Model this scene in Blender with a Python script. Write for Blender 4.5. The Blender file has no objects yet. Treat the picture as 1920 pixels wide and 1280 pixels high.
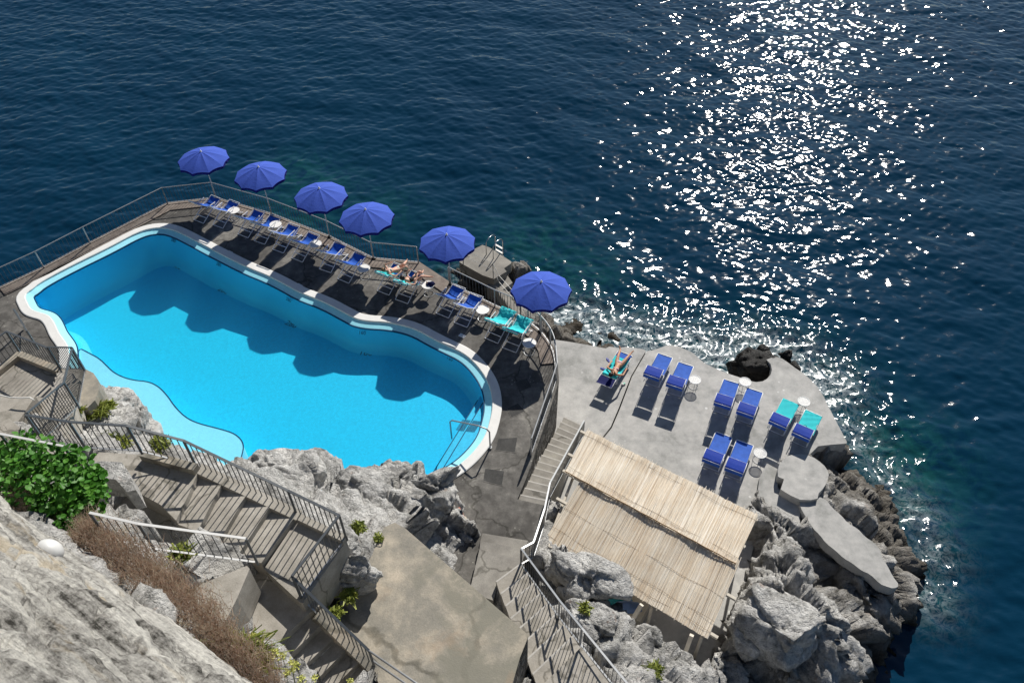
import bpy, bmesh, math, random
import numpy as np
from mathutils import Vector, Matrix
random.seed(7); rng=np.random.default_rng(11)
sc=bpy.context.scene; col=sc.collection
R_=math.radians
# ------------------------------------------------ camera
FPX=1493.0; CH=22.0; SEA=-4.5; DK=-2.7
_d=np.array([980-960,-(2100-640),-FPX],float); _d/=np.linalg.norm(_d)
_up=-_d; _f=np.array([0,0,-1.0]); _fh=_f-_up*(_f@_up); _fh/=np.linalg.norm(_fh); _r=np.cross(_fh,_up)
CR=np.array([_r,_fh,_up]); CC=np.array([0,0,CH])
def P(px,py,z=0.0):
    """world point at height z seen at photograph pixel (px,py) from the photographer's stand"""
    d=CR@np.array([px-960,-(py-640),-FPX]); return Vector(CC+d*((z-CC[2])/d[2]))
def PL(pts,z): return [P(p[0],p[1],p[2] if len(p)>2 else z) for p in pts]
cd=bpy.data.cameras.new('camera'); cam=bpy.data.objects.new('camera',cd); col.objects.link(cam)
cam.matrix_world=Matrix([[*CR[0],0],[*CR[1],0],[*CR[2],CH],[0,0,0,1]])
cd.sensor_width=36; cd.lens=FPX/1920*36; cd.clip_end=4000; cd.clip_start=0.05
cd.dof.use_dof=True; cd.dof.focus_distance=26; cd.dof.aperture_fstop=5.0
sc.camera=cam
# ------------------------------------------------ sun, sky, exposure
AZ,EL=R_(21.5),R_(35.8)
SD=Vector((math.sin(AZ)*math.cos(EL),math.cos(AZ)*math.cos(EL),math.sin(EL)))
sl=bpy.data.lights.new('sun','SUN'); sl.energy=5.0; sl.angle=R_(0.5); sl.color=(1.0,0.955,0.88)
so=bpy.data.objects.new('sun',sl); col.objects.link(so); so.rotation_euler=SD.to_track_quat('Z','Y').to_euler(); so.location=(20,40,40)
w=bpy.data.worlds.new('World'); sc.world=w; w.use_nodes=True
wn=w.node_tree; sky=wn.nodes.new('ShaderNodeTexSky'); sky.sky_type='NISHITA'; sky.sun_disc=False
sky.sun_elevation=EL; sky.sun_rotation=AZ; sky.air_density=1.0; sky.dust_density=0.25; sky.ozone_density=3.0
wn.links.new(sky.outputs[0],wn.nodes['Background'].inputs[0]); wn.nodes['Background'].inputs[1].default_value=0.05
sc.view_settings.view_transform='Standard'; sc.view_settings.look='None'; sc.view_settings.exposure=0.25; sc.view_settings.gamma=1
# ------------------------------------------------ helpers
def tag(o,label=None,cat=None,group=None,kind=None):
    if label: o['label']=label
    if cat: o['category']=cat
    if group: o['group']=group
    if kind: o['kind']=kind
    return o
def empty(name,loc,rz=0.0,label=None,cat=None,group=None):
    o=bpy.data.objects.new(name,None); col.objects.link(o); o.location=loc; o.rotation_euler=(0,0,rz); o.empty_display_size=.2
    return tag(o,label,cat,group)
class MB:
    def __init__(s): s.v=[]; s.f=[]; s.m=[]
    def add(s,vs,fs,mi=0):
        b=len(s.v); s.v+= [tuple(v) for v in vs]; s.f+=[tuple(b+i for i in f) for f in fs]; s.m+=[mi]*len(fs); return s
    def box(s,c,sx,sy,sz,rz=0,mi=0):
        cx,sn=math.cos(rz),math.sin(rz); vs=[]
        for z in(-.5,.5):
            for x,y in((-.5,-.5),(.5,-.5),(.5,.5),(-.5,.5)):
                vs.append((c[0]+x*sx*cx-y*sy*sn,c[1]+x*sx*sn+y*sy*cx,c[2]+z*sz))
        return s.add(vs,[(3,2,1,0),(4,5,6,7),(0,1,5,4),(1,2,6,5),(2,3,7,6),(3,0,4,7)],mi)
    def hexa(s,a,b,mi=0):
        """a: 4 lower pts, b: 4 upper pts"""
        return s.add(list(a)+list(b),[(3,2,1,0),(4,5,6,7),(0,1,5,4),(1,2,6,5),(2,3,7,6),(3,0,4,7)],mi)
    def prism(s,poly,zb,mi=0,side=None):
        n=len(poly); 
        ar=sum(poly[i][0]*poly[(i+1)%n][1]-poly[(i+1)%n][0]*poly[i][1] for i in range(n))
        if ar<0: poly=poly[::-1]
        top=[tuple(p) for p in poly]; bot=[(p[0],p[1],zb) for p in poly]
        s.add(top+bot,[tuple(range(n))],mi)
        b=len(s.v)-2*n
        s.f+=[(b+i,b+n+i,b+n+(i+1)%n,b+(i+1)%n) for i in range(n)]; s.m+=[mi if side is None else side]*n
        s.f.append(tuple(b+n+i for i in range(n-1,-1,-1))); s.m.append(mi if side is None else side)
        return s
    def tube(s,pts,r,n=6,closed=False,mi=0,cap=True):
        pts=[Vector(p) for p in pts]; N=len(pts); rr=r if isinstance(r,(list,tuple)) else [r]*N
        rings=[]; prev=None
        for i,p in enumerate(pts):
            a=pts[(i-1)%N] if (closed or i>0) else p; b=pts[(i+1)%N] if (closed or i<N-1) else p
            t=(b-a).normalized()
            if prev is None:
                u=t.cross(Vector((0,0,1)));
                if u.length<.05: u=t.cross(Vector((1,0,0)))
            else: u=prev-t*prev.dot(t)
            u.normalize(); prev=u; v=t.cross(u)
            rings.append([p+(u*math.cos(2*math.pi*k/n)+v*math.sin(2*math.pi*k/n))*rr[i] for k in range(n)])
        b=len(s.v)
        for rg in rings: s.v+=[tuple(q) for q in rg]
        M=N if closed else N-1
        for i in range(M):
            j=(i+1)%N
            for k in range(n):
                s.f.append((b+i*n+k,b+i*n+(k+1)%n,b+j*n+(k+1)%n,b+j*n+k)); s.m.append(mi)
        if not closed and cap:
            s.f.append(tuple(b+k for k in range(n-1,-1,-1))); s.m.append(mi)
            s.f.append(tuple(b+(N-1)*n+k for k in range(n))); s.m.append(mi)
        return s
    def bar(s,a,b,wd,ht,mi=0):
        a=Vector(a);b=Vector(b); t=(b-a).normalized(); u=t.cross(Vector((0,0,1)))
        if u.length<.05: u=Vector((1,0,0))
        u.normalize(); v=u.cross(t).normalized()
        q=[u*x*wd/2+v*y*ht/2 for x,y in((-1,-1),(1,-1),(1,1),(-1,1))]
        return s.add([a+k for k in q]+[b+k for k in q],[(3,2,1,0),(4,5,6,7),(0,1,5,4),(1,2,6,5),(2,3,7,6),(3,0,4,7)],mi)
    def grid(s,rows,mi=0):
        b=len(s.v); R=len(rows); C=len(rows[0])
        for r in rows: s.v+=[tuple(p) for p in r]
        for i in range(R-1):
            for j in range(C-1):
                s.f.append((b+i*C+j,b+i*C+j+1,b+(i+1)*C+j+1,b+(i+1)*C+j)); s.m.append(mi)
        return s
    def lathe(s,prof,n=16,c=(0,0,0),mi=0):
        rows=[[(c[0]+r*math.cos(2*math.pi*k/n),c[1]+r*math.sin(2*math.pi*k/n),c[2]+z) for k in range(n+1)] for r,z in prof]
        return s.grid(rows,mi)
    def build(s,name,mats,parent=None,smooth=False):
        me=bpy.data.meshes.new(name); me.from_pydata(s.v,[],s.f); me.validate()
        if not isinstance(mats,(list,tuple)): mats=[mats]
        for m in mats: me.materials.append(m)
        if len(me.polygons)==len(s.m): me.polygons.foreach_set('material_index',s.m)
        if smooth: me.polygons.foreach_set('use_smooth',[True]*len(me.polygons))
        me.update(); o=bpy.data.objects.new(name,me); col.objects.link(o)
        if parent: o.parent=parent
        return o
KIDS={}
def copy_tree(o,parent=None):
    c=o.copy(); col.objects.link(c); c.parent=parent
    for ch in list(o.children): copy_tree(ch,c)
    return c
# ------------------------------------------------ material helpers
def newmat(name,rough=.8,spec=.3,metal=0):
    m=bpy.data.materials.new(name); m.use_nodes=True; b=m.node_tree.nodes['Principled BSDF']
    b.inputs['Roughness'].default_value=rough; b.inputs['Specular IOR Level'].default_value=spec; b.inputs['Metallic'].default_value=metal
    return m,m.node_tree,b
def N(nt,t,**k):
    n=nt.nodes.new(t)
    for a,b in k.items():
        if a in('operation','blend_type','data_type','noise_dimensions','feature','attribute_name','wave_type','bands_direction','distance','layer_name','mode'): setattr(n,a,b)
        else: n.inputs[a].default_value=b
    return n
def L(nt,a,b): nt.links.new(a,b)
def ramp(nt,fac,stops):
    r=nt.nodes.new('ShaderNodeValToRGB'); e=r.color_ramp.elements
    while len(e)>1: e.remove(e[-1])
    e[0].position=stops[0][0]; e[0].color=(*stops[0][1],1)
    for p,c in stops[1:]:
        x=e.new(p); x.color=(*c,1)
    L(nt,fac,r.inputs[0]); return r.outputs[0]
def pos(nt): return nt.nodes.new('ShaderNodeNewGeometry').outputs['Position']
def noise(nt,vec,scale,detail=4,rough=.55,dist=0):
    n=N(nt,'ShaderNodeTexNoise',Scale=scale,Detail=detail,Roughness=rough,Distortion=dist); L(nt,vec,n.inputs['Vector']); return n.outputs['Fac']
def mixc(nt,fac,a,b,bt='MIX'):
    m=nt.nodes.new('ShaderNodeMix'); m.data_type='RGBA'; m.blend_type=bt
    for s,i in((fac,0),(a,6),(b,7)):
        if isinstance(s,(int,float)): m.inputs[i].default_value=s
        elif isinstance(s,tuple): m.inputs[i].default_value=(*s,1)
        else: L(nt,s,m.inputs[i])
    return m.outputs[2]
def math_(nt,op,a,b=None,cl=False):
    m=nt.nodes.new('ShaderNodeMath'); m.operation=op; m.use_clamp=cl
    for i,s in enumerate((a,b)):
        if s is None: continue
        if isinstance(s,(int,float)): m.inputs[i].default_value=s
        else: L(nt,s,m.inputs[i])
    return m.outputs[0]
def mapr(nt,v,a,b,c=0,d=1):
    m=nt.nodes.new('ShaderNodeMapRange'); L(nt,v,m.inputs[0]); 
    for i,x in enumerate((a,b,c,d)): m.inputs[i+1].default_value=x
    return m.outputs[0]
def bump(nt,b,h,strength=.5,dist=.02):
    n=N(nt,'ShaderNodeBump',Strength=strength,Distance=dist); L(nt,h,n.inputs['Height']); L(nt,n.outputs[0],b.inputs['Normal']); return n
def plain(name,c,rough=.6,spec=.3,metal=0,var=.12,scale=6):
    m,nt,b=newmat(name,rough,spec,metal); p=pos(nt); f=noise(nt,p,scale,3)
    L(nt,mixc(nt,f,tuple(x*(1-var) for x in c),tuple(min(1,x*(1+var)) for x in c)),b.inputs['Base Color']); return m
def concrete(name,stops,s1=.5,s2=2.6,crack=.35,fine=40,bstr=.5,spots=None,streak=None,rough=.88):
    m,nt,b=newmat(name,rough,.25); p=pos(nt)
    a=noise(nt,p,s1,5,.6,.6); c=noise(nt,p,s2,6,.68); d=noise(nt,p,fine,3,.6)
    f=math_(nt,'ADD',math_(nt,'MULTIPLY',a,.55),math_(nt,'MULTIPLY',c,.45))
    cl=ramp(nt,f,stops)
    cl=mixc(nt,.22,cl,ramp(nt,d,[(.3,(.25,.25,.25)),(.7,(.75,.75,.75))]),'OVERLAY')
    if crack:
        v=N(nt,'ShaderNodeTexVoronoi',feature='DISTANCE_TO_EDGE',Scale=crack); 
        wv=nt.nodes.new('ShaderNodeVectorMath'); wv.operation='ADD'; nn=N(nt,'ShaderNodeTexNoise',Scale=1.6,Detail=4); L(nt,p,nn.inputs['Vector'])
        sc_=nt.nodes.new('ShaderNodeVectorMath'); sc_.operation='SCALE'; sc_.inputs[3].default_value=.9; L(nt,nn.outputs['Color'],sc_.inputs[0])
        L(nt,p,wv.inputs[0]); L(nt,sc_.outputs[0],wv.inputs[1]); L(nt,wv.outputs[0],v.inputs['Vector'])
        k=ramp(nt,v.outputs['Distance'],[(0,(.45,.45,.43)),(.006,(.5,.5,.48)),(.012,(1,1,1))])
        cl=mixc(nt,.8,cl,k,'MULTIPLY')
    if spots:
        v=N(nt,'ShaderNodeTexVoronoi',Scale=spots[0]); L(nt,p,v.inputs['Vector'])
        msk=math_(nt,'MULTIPLY',ramp(nt,v.outputs['Distance'],[(0,(1,1,1)),(.1,(1,1,1)),(.17,(0,0,0))]),ramp(nt,noise(nt,p,.8,3),[(.5,(0,0,0)),(.62,(1,1,1))]))
        cl=mixc(nt,msk,cl,spots[1])
    L(nt,cl,b.inputs['Base Color'])
    h=math_(nt,'ADD',math_(nt,'MULTIPLY',c,.5),math_(nt,'MULTIPLY',d,.5)); bump(nt,b,h,bstr,.02)
    return m
# ---- numpy noise
_perm=rng.permutation(256); _perm=np.concatenate([_perm,_perm,_perm]); _g=rng.normal(size=(256,3)); _g/=np.linalg.norm(_g,axis=1)[:,None]
def perlin(p):
    i=np.floor(p).astype(int); f=p-i; i&=255; u=f*f*f*(f*(f*6-15)+10); r=0
    for dx in(0,1):
        for dy in(0,1):
            for dz in(0,1):
                h=_perm[_perm[_perm[(i[:,0]+dx)&255]+((i[:,1]+dy)&255)]+((i[:,2]+dz)&255)]
                g=_g[h]; w_=(u[:,0] if dx else 1-u[:,0])*(u[:,1] if dy else 1-u[:,1])*(u[:,2] if dz else 1-u[:,2])
                r=r+w_*(g[:,0]*(f[:,0]-dx)+g[:,1]*(f[:,1]-dy)+g[:,2]*(f[:,2]-dz))
    return r
def worley(p):
    """nearest and second nearest cell distance, plus a random tilted plane per cell"""
    i=np.floor(p).astype(int); f=p-i; d1=np.full(len(p),9.); d2=np.full(len(p),9.); pl=np.zeros(len(p))
    for dx in(-1,0,1):
        for dy in(-1,0,1):
            for dz in(-1,0,1):
                h=_perm[_perm[_perm[(i[:,0]+dx)&255]+((i[:,1]+dy)&255)]+((i[:,2]+dz)&255)]
                g=_g[h]; q=np.stack([dx+.5+.45*g[:,0]-f[:,0],dy+.5+.45*g[:,1]-f[:,1],dz+.5+.45*g[:,2]-f[:,2]],1)
                d=np.sqrt((q*q).sum(1)); g3=_g[(h*7+13)&255]; v=(q*g3).sum(1)+.35*g3[:,2]
                nw=d<d1; n1=np.where(nw,d,d1); pl=np.where(nw,v,pl); d2=np.where(nw,d1,np.minimum(d2,d)); d1=n1
    return d1,d2,pl
_c,_s=math.cos(.6),math.sin(.6); RT=np.array([[_c,-_s,0],[_s*.85,_c*.85,-.5],[_s*.5,_c*.5,.87]])
def rockdisp(p,amp=1.0):
    wp=p+.22*np.stack([perlin(p*.7+3),perlin(p*.7+17),perlin(p*.7+31)],1)+.035*np.stack([perlin(p*4+3),perlin(p*4+17),perlin(p*4+31)],1)
    wp=wp@RT.T
    a1,a2,ap=worley(wp*np.array([.34,.58,.62])); b1,b2,bp=worley(wp*np.array([.75,1.55,1.8])+5); c1,c2,cp=worley(wp*np.array([2.0,4.2,4.8])+9); d1,d2,dp=worley(wp*np.array([6.,9.5,10.5])+2)
    r2=(1-np.abs(perlin(p*5.7+2))*2); r3=perlin(p*11.)
    return amp*(.62*ap-.26*np.exp(-(a2-a1)*15)+.28*bp-.13*np.exp(-(b2-b1)*13)+.10*cp-.05*np.exp(-(c2-c1)*10)+.035*dp+.02*r2+.015*r3+.15*perlin(p*.5))
def inpoly(X,Y,poly):
    r=np.zeros(X.shape,bool); n=len(poly)
    for i in range(n):
        x1,y1=poly[i][0],poly[i][1]; x2,y2=poly[(i+1)%n][0],poly[(i+1)%n][1]
        if y1==y2: continue
        c=((y1>Y)!=(y2>Y))&(X<(x2-x1)*(Y-y1)/(y2-y1)+x1); r^=c
    return r
def offset(poly,d):
    """offset closed polygon outward (ccw)"""
    n=len(poly); o=[]
    for i in range(n):
        a=Vector(poly[i-1][:2]);b=Vector(poly[i][:2]);c=Vector(poly[(i+1)%n][:2])
        t=((b-a).normalized()+(c-b).normalized()).normalized(); o.append(Vector((b.x+t.y*d,b.y-t.x*d,poly[i][2])))
    return o
def smoothc(pts,it=2,closed=True):
    for _ in range(it):
        q=[]; n=len(pts)
        for i in range(n if closed else n-1):
            a=pts[i]; b=pts[(i+1)%n]; q+= [a*.75+b*.25,a*.25+b*.75]
        if not closed: q=[pts[0]]+q+[pts[-1]]
        pts=q
    return pts
def ccw(poly):
    n=len(poly); ar=sum(poly[i][0]*poly[(i+1)%n][1]-poly[(i+1)%n][0]*poly[i][1] for i in range(n)); return poly if ar>0 else poly[::-1]
# ------------------------------------------------ materials
M={}
M['deck']=concrete('pool_deck_concrete',[(.30,(.05,.047,.044)),(.45,(.09,.085,.078)),(.56,(.15,.142,.13)),(.68,(.29,.275,.245))],.45,3.2,.3,40,.6,spots=(5.5,(.34,.33,.29)))
M['path']=concrete('path_concrete',[(.30,(.15,.14,.125)),(.5,(.25,.235,.21)),(.68,(.36,.34,.30))],.6,2.6,.25,35,.5)
M['sundeck']=concrete('sun_terrace_concrete',[(.36,(.27,.27,.255)),(.46,(.37,.365,.35)),(.54,(.44,.43,.41)),(.66,(.53,.52,.49))],.6,2.8,.0,40,.35,spots=(2.6,(.62,.62,.6)))
M['stair']=concrete('stair_concrete',[(.30,(.20,.185,.155)),(.5,(.34,.315,.275)),(.70,(.48,.45,.40))],.8,3.0,.3,30,.5)
M['roof']=concrete('terrace_concrete',[(.32,(.17,.165,.145)),(.46,(.27,.25,.21)),(.56,(.40,.355,.285)),(.66,(.50,.43,.34))],.55,1.8,.12,26,.6)
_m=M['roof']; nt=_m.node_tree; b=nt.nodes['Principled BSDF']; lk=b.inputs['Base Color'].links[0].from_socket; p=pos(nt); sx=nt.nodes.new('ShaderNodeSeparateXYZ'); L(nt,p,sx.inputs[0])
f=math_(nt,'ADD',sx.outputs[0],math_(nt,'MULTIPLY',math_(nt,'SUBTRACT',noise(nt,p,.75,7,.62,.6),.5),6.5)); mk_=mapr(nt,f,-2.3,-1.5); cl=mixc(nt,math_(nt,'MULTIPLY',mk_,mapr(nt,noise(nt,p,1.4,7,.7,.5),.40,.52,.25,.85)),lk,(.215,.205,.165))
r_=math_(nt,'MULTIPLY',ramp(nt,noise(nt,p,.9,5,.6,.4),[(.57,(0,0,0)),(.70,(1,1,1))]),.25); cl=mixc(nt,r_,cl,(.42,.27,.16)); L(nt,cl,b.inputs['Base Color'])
M['coping']=concrete('pool_coping_stone',[(.3,(.66,.65,.62)),(.7,(.80,.79,.76))],.8,4,0,50,.15,rough=.6)
M['kerb']=concrete('kerb_stone',[(.3,(.11,.09,.075)),(.5,(.21,.175,.15)),(.7,(.30,.26,.22))],1.2,4,.9,40,.5)
M['mat']=None
M['metal_dark']=plain('painted_steel_grey',(.085,.095,.105),.45,.5,.2)
M['metal_rail']=plain('galvanised_rail',(.36,.37,.38),.42,.5,.5)
M['metal_white']=plain('white_painted_rail',(.58,.58,.57),.4,.5)
M['alu']=plain('aluminium_tube',(.72,.73,.75),.4,.5,.25,var=.05)
M['alu_dark']=plain('weathered_aluminium',(.48,.50,.52),.4,.5,.3,var=.05)
M['white']=plain('white_frame_paint',(.80,.80,.78),.35,.5,var=.03)
M['plastic']=plain('white_table_plastic',(.78,.77,.74),.4,.4,var=.04)
M['steel']=plain('polished_steel',(.55,.56,.58),.22,.5,1.0,var=.05)
M['rope']=plain('white_rope',(.75,.74,.70),.8,.2)
M['black']=plain('black_cloth',(.012,.012,.016),.8,.2)
M['teal']=None
def fabric(name,c,trans=.25,rough=.8,weave=True,var=.1,sc_=3):
    m,nt,b=newmat(name,rough,.15); p=pos(nt); f=noise(nt,p,sc_,3)
    cl=mixc(nt,f,tuple(x*(1-var) for x in c),tuple(min(1,x*(1+var)) for x in c)); L(nt,cl,b.inputs['Base Color'])
    t=nt.nodes.new('ShaderNodeBsdfTranslucent'); L(nt,cl,t.inputs[0]); mx=nt.nodes.new('ShaderNodeMixShader'); mx.inputs[0].default_value=trans
    L(nt,b.outputs[0],mx.inputs[1]); L(nt,t.outputs[0],mx.inputs[2]); L(nt,mx.outputs[0],nt.nodes['Material Output'].inputs[0])
    bump(nt,b,noise(nt,p,14,3),.25,.02); return m
M['parasol']=fabric('parasol_canvas_blue',(.060,.118,.52),.10,.85)
M['valance']=fabric('parasol_valance_navy',(.012,.014,.16),.10,.85)
M['sling']=fabric('deckchair_sling_blue',(.03,.13,.58),.22,.6)
M['bed']=fabric('sunbed_mesh_blue',(.042,.13,.52),.08,.7,var=.35,sc_=5)
M['flap']=fabric('sunshade_canvas_blue',(.008,.045,.36),.10,.6)
M['flapnavy']=fabric('sunshade_canvas_navy',(.004,.008,.09),.0,.7)
M['towel']=fabric('turquoise_towel',(.06,.62,.66),.15,.95)
M['navytowel']=fabric('navy_towel',(.012,.014,.06),.0,.95)
def skinmat(name,c):
    m,nt,b=newmat(name,.55,.35); L(nt,mixc(nt,noise(nt,pos(nt),9,3),tuple(x*.88 for x in c),tuple(x*1.1 for x in c)),b.inputs['Base Color']); b.inputs['Subsurface Weight'].default_value=.08; b.inputs['Subsurface Radius'].default_value=(.02,.008,.004); return m
M['skin_pale']=skinmat('skin_pale',(.62,.36,.26)); M['skin_tan']=skinmat('skin_tan',(.46,.235,.14))
M['hair']=plain('dark_hair',(.018,.011,.008),.5,.4); M['hairlt']=plain('light_brown_hair',(.20,.12,.06),.55,.4)
# rock
def rockmat(name,light=1.0,marine=True):
    m,nt,b=newmat(name,.9,.2); p=pos(nt)
    a=noise(nt,p,.9,6,.65,.8); c=noise(nt,p,6,8,.75); f=math_(nt,'ADD',math_(nt,'MULTIPLY',a,.5),math_(nt,'MULTIPLY',c,.5))
    k=light
    cl=ramp(nt,f,[(.36,(.11*k,.108*k,.10*k)),(.43,(.33*k,.325*k,.31*k)),(.51,(.54*k,.53*k,.51*k)),(.60,(.76*k,.75*k,.72*k))])
    rs=ramp(nt,noise(nt,p,1.7,4,.6),[(.66,(0,0,0)),(.74,(1,1,1))]); cl=mixc(nt,math_(nt,'MULTIPLY',rs,.5),cl,(.34,.17,.09))
    if marine:
        sx=nt.nodes.new('ShaderNodeSeparateXYZ'); L(nt,p,sx.inputs[0])
        zz=math_(nt,'ADD',sx.outputs[2],math_(nt,'MULTIPLY',math_(nt,'SUBTRACT',a,.5),2.2))
        cl=mixc(nt,mapr(nt,zz,-1.9,-3.5),cl,mixc(nt,f,(.06,.055,.048),(.34,.315,.28)),'MIX')
        cl=mixc(nt,mapr(nt,zz,-3.7,-4.5),cl,(.055,.045,.032),'MIX')
    L(nt,cl,b.inputs['Base Color'])
    v=N(nt,'ShaderNodeTexVoronoi',feature='DISTANCE_TO_EDGE',Scale=3.2); n2=N(nt,'ShaderNodeTexNoise',Scale=2.5,Detail=5); L(nt,p,n2.inputs['Vector'])
    va=nt.nodes.new('ShaderNodeVectorMath'); va.operation='ADD'; L(nt,p,va.inputs[0]); L(nt,n2.outputs['Color'],va.inputs[1]); L(nt,va.outputs[0],v.inputs['Vector'])
    cr=mapr(nt,v.outputs['Distance'],0,.10)
    h=math_(nt,'ADD',math_(nt,'MULTIPLY',cr,.16),math_(nt,'ADD',math_(nt,'MULTIPLY',noise(nt,p,9,8,.7),.9),math_(nt,'MULTIPLY',noise(nt,p,38,4,.7),.25)))
    bump(nt,b,h,1.0,.16); return m
M['rock']=rockmat('limestone'); M['rock_dry']=rockmat('limestone_dry',1.0,False)
m,nt,b=newmat('wet_black_rock',.6,.3); p=pos(nt); L(nt,ramp(nt,noise(nt,p,5,6,.7),[(.4,(.004,.004,.004)),(.6,(.012,.011,.01)),(.75,(.045,.038,.03))]),b.inputs['Base Color']); bump(nt,b,noise(nt,p,12,8,.7),1,.08); M['rock_black']=m
# rubble masonry
m,nt,b=newmat('rubble_masonry',.92,.2); p=pos(nt); v=N(nt,'ShaderNodeTexVoronoi',Scale=4.2); v2=N(nt,'ShaderNodeTexVoronoi',feature='DISTANCE_TO_EDGE',Scale=4.2)
L(nt,p,v.inputs['Vector']); L(nt,p,v2.inputs['Vector'])
cl=ramp(nt,v.outputs['Color'],[(.1,(.07,.066,.06)),(.5,(.17,.16,.145)),(.9,(.33,.31,.28))]); cl=mixc(nt,mapr(nt,v2.outputs['Distance'],0,.07,1,0),cl,(.10,.095,.085)); cl=mixc(nt,.5,cl,ramp(nt,noise(nt,p,9,6,.7),[(.3,(.2,.2,.2)),(.7,(.8,.8,.8))]),'OVERLAY')
L(nt,cl,b.inputs['Base Color']); bump(nt,b,math_(nt,'ADD',mapr(nt,v2.outputs['Distance'],0,.12),noise(nt,p,14,5,.7)),1,.07); M['rubble']=m
# pool paint
def poolpaint(name,c,caustic_grain=True,gr=.86):
    m,nt,b=newmat(name,.55,.2); p=pos(nt); 
    g=noise(nt,p,9,3,.7); cl=mixc(nt,ramp(nt,g,[(.35,(0,0,0)),(.65,(1,1,1))]),tuple(x*gr for x in c),tuple(min(1,x*1.05) for x in c)) if caustic_grain else c  # fine speckle paints caustic light patterns into the pool colour
    if caustic_grain: cl=mixc(nt,math_(nt,'MULTIPLY',noise(nt,p,.5,4),.25),cl,tuple(x*.8 for x in c)); L(nt,cl,b.inputs['Base Color'])
    else: b.inputs['Base Color'].default_value=(*c,1)
    return m
M['pool_floor']=poolpaint('pool_floor_paint',(.012,.58,1.0)); M['pool_wall']=poolpaint('pool_wall_paint',(.05,.63,1.0),gr=.96)
M['pool_band']=poolpaint('pool_edge_paint',(.36,.82,.95),gr=.96); M['pool_shelf']=poolpaint('pool_shelf_paint',(.28,.74,.93),gr=.96); M['pool_line']=poolpaint('pool_line_paint',(.01,.06,.14),False)
M['pool_step']=poolpaint('pool_step_paint',(.05,.58,.88))
m,nt,b=newmat('pool_water'); nt.nodes.remove(b); tr=nt.nodes.new('ShaderNodeBsdfTransparent'); tr.inputs[0].default_value=(.86,.975,1,1)
gl=nt.nodes.new('ShaderNodeBsdfGlossy'); gl.inputs['Roughness'].default_value=.02; fr=nt.nodes.new('ShaderNodeLayerWeight')
p=pos(nt); bp=N(nt,'ShaderNodeBump',Strength=.25,Distance=.02); L(nt,noise(nt,p,5,3,.6),bp.inputs['Height']); L(nt,bp.outputs[0],gl.inputs['Normal']); L(nt,bp.outputs[0],fr.inputs['Normal'])
mx=nt.nodes.new('ShaderNodeMixShader'); L(nt,math_(nt,'ADD',.02,math_(nt,'MULTIPLY',math_(nt,'POWER',fr.outputs['Facing'],5.0),.9)),mx.inputs[0]); L(nt,tr.outputs[0],mx.inputs[1]); L(nt,gl.outputs[0],mx.inputs[2]); L(nt,mx.outputs[0],nt.nodes['Material Output'].inputs[0]); vs=nt.nodes.new('ShaderNodeVolumePrincipled'); vs.inputs['Color'].default_value=(.06,.56,1,1); vs.inputs['Absorption Color'].default_value=(.75,.97,1,1); vs.inputs['Density'].default_value=.09; vs.inputs['Anisotropy'].default_value=.1; L(nt,vs.outputs[0],nt.nodes['Material Output'].inputs[1]); M['pool_water']=m
# ------------------------------------------------ sea
def att_obj(me,name,vals):
    a=me.attributes.new(name,'FLOAT','POINT'); a.data.foreach_set('value',np.asarray(vals,dtype=np.float32))
def gridmesh(name,X,Y,Z,mask=None):
    ny,nx=X.shape; co=np.stack([X,Y,Z],-1).reshape(-1,3); i=np.arange(ny*nx).reshape(ny,nx)
    q=np.stack([i[:-1,:-1],i[:-1,1:],i[1:,1:],i[1:,:-1]],-1).reshape(-1,4)
    if mask is not None: q=q[mask[:-1,:-1].reshape(-1)]
    me=bpy.data.meshes.new(name); me.vertices.add(len(co)); me.vertices.foreach_set('co',co.reshape(-1).astype(np.float32))
    me.loops.add(q.size); me.loops.foreach_set('vertex_index',q.reshape(-1).astype(np.int32)); me.polygons.add(len(q)); me.polygons.foreach_set('loop_start',np.arange(0,q.size,4,dtype=np.int32)); me.polygons.foreach_set('loop_total',np.full(len(q),4,dtype=np.int32))
    me.polygons.foreach_set('use_smooth',[True]*len(q)); me.update(); me.validate(); return me
xs=np.arange(-56,56,.10); ys=np.arange(4,80,.10); X,Y=np.meshgrid(xs,ys); Z=np.zeros_like(X)
wr=np.random.default_rng(5)
for i in range(70):
    lam=.40*(10/.40)**(wr.random()**1.5); k=2*math.pi/lam; th=R_(255)+wr.normal()*.60; a=.0042*lam**.80*(.5+1.0*wr.random())*.62
    ph=wr.random()*6.28; wx=X*math.cos(th)+Y*math.sin(th); mod=1+.5*np.sin(.21*X+.3*Y+i)*np.sin(.17*Y-.13*X+2*i)
    s_=np.sin(k*wx+ph+.5*np.sin(.35*X*math.sin(th)-.35*Y*math.cos(th)+i)); Z+=a*mod*(s_+.28*np.cos(2*(k*wx+ph)))
coast=[P(a,b,SEA) for a,b in[(1050,600),(1090,610),(1130,630),(1200,640),(1300,655),(1360,680),(1420,660),(1480,680),(1540,720),(1590,800),(1610,840),(1660,900),(1710,960),(1745,1040),(1735,1120),(930,540),(990,570),(870,520)]]
cd_=np.full(X.shape,99.); fo_=np.full(X.shape,99.)
for i,q in enumerate(coast):
    d_=np.hypot(X-q.x,Y-q.y); cd_=np.minimum(cd_,d_*(1 if i<11 or i>14 else 2.2)); fo_=np.minimum(fo_,d_+(0 if i<9 else 1.0))
_c,_s=math.cos(R_(-16)),math.sin(R_(-16)); XA=(X*_c+Y*_s); YA=(-X*_s+Y*_c)
_z=np.zeros(X.size)
for sx_,sy_,am in((.75,1.5,.058),(1.9,3.3,.042),(3.4,5.3,.020)):
    Z+=am*perlin(np.stack([XA.ravel()*sx_+am*90,YA.ravel()*sy_,_z+am*50],1)).reshape(X.shape)
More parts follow.
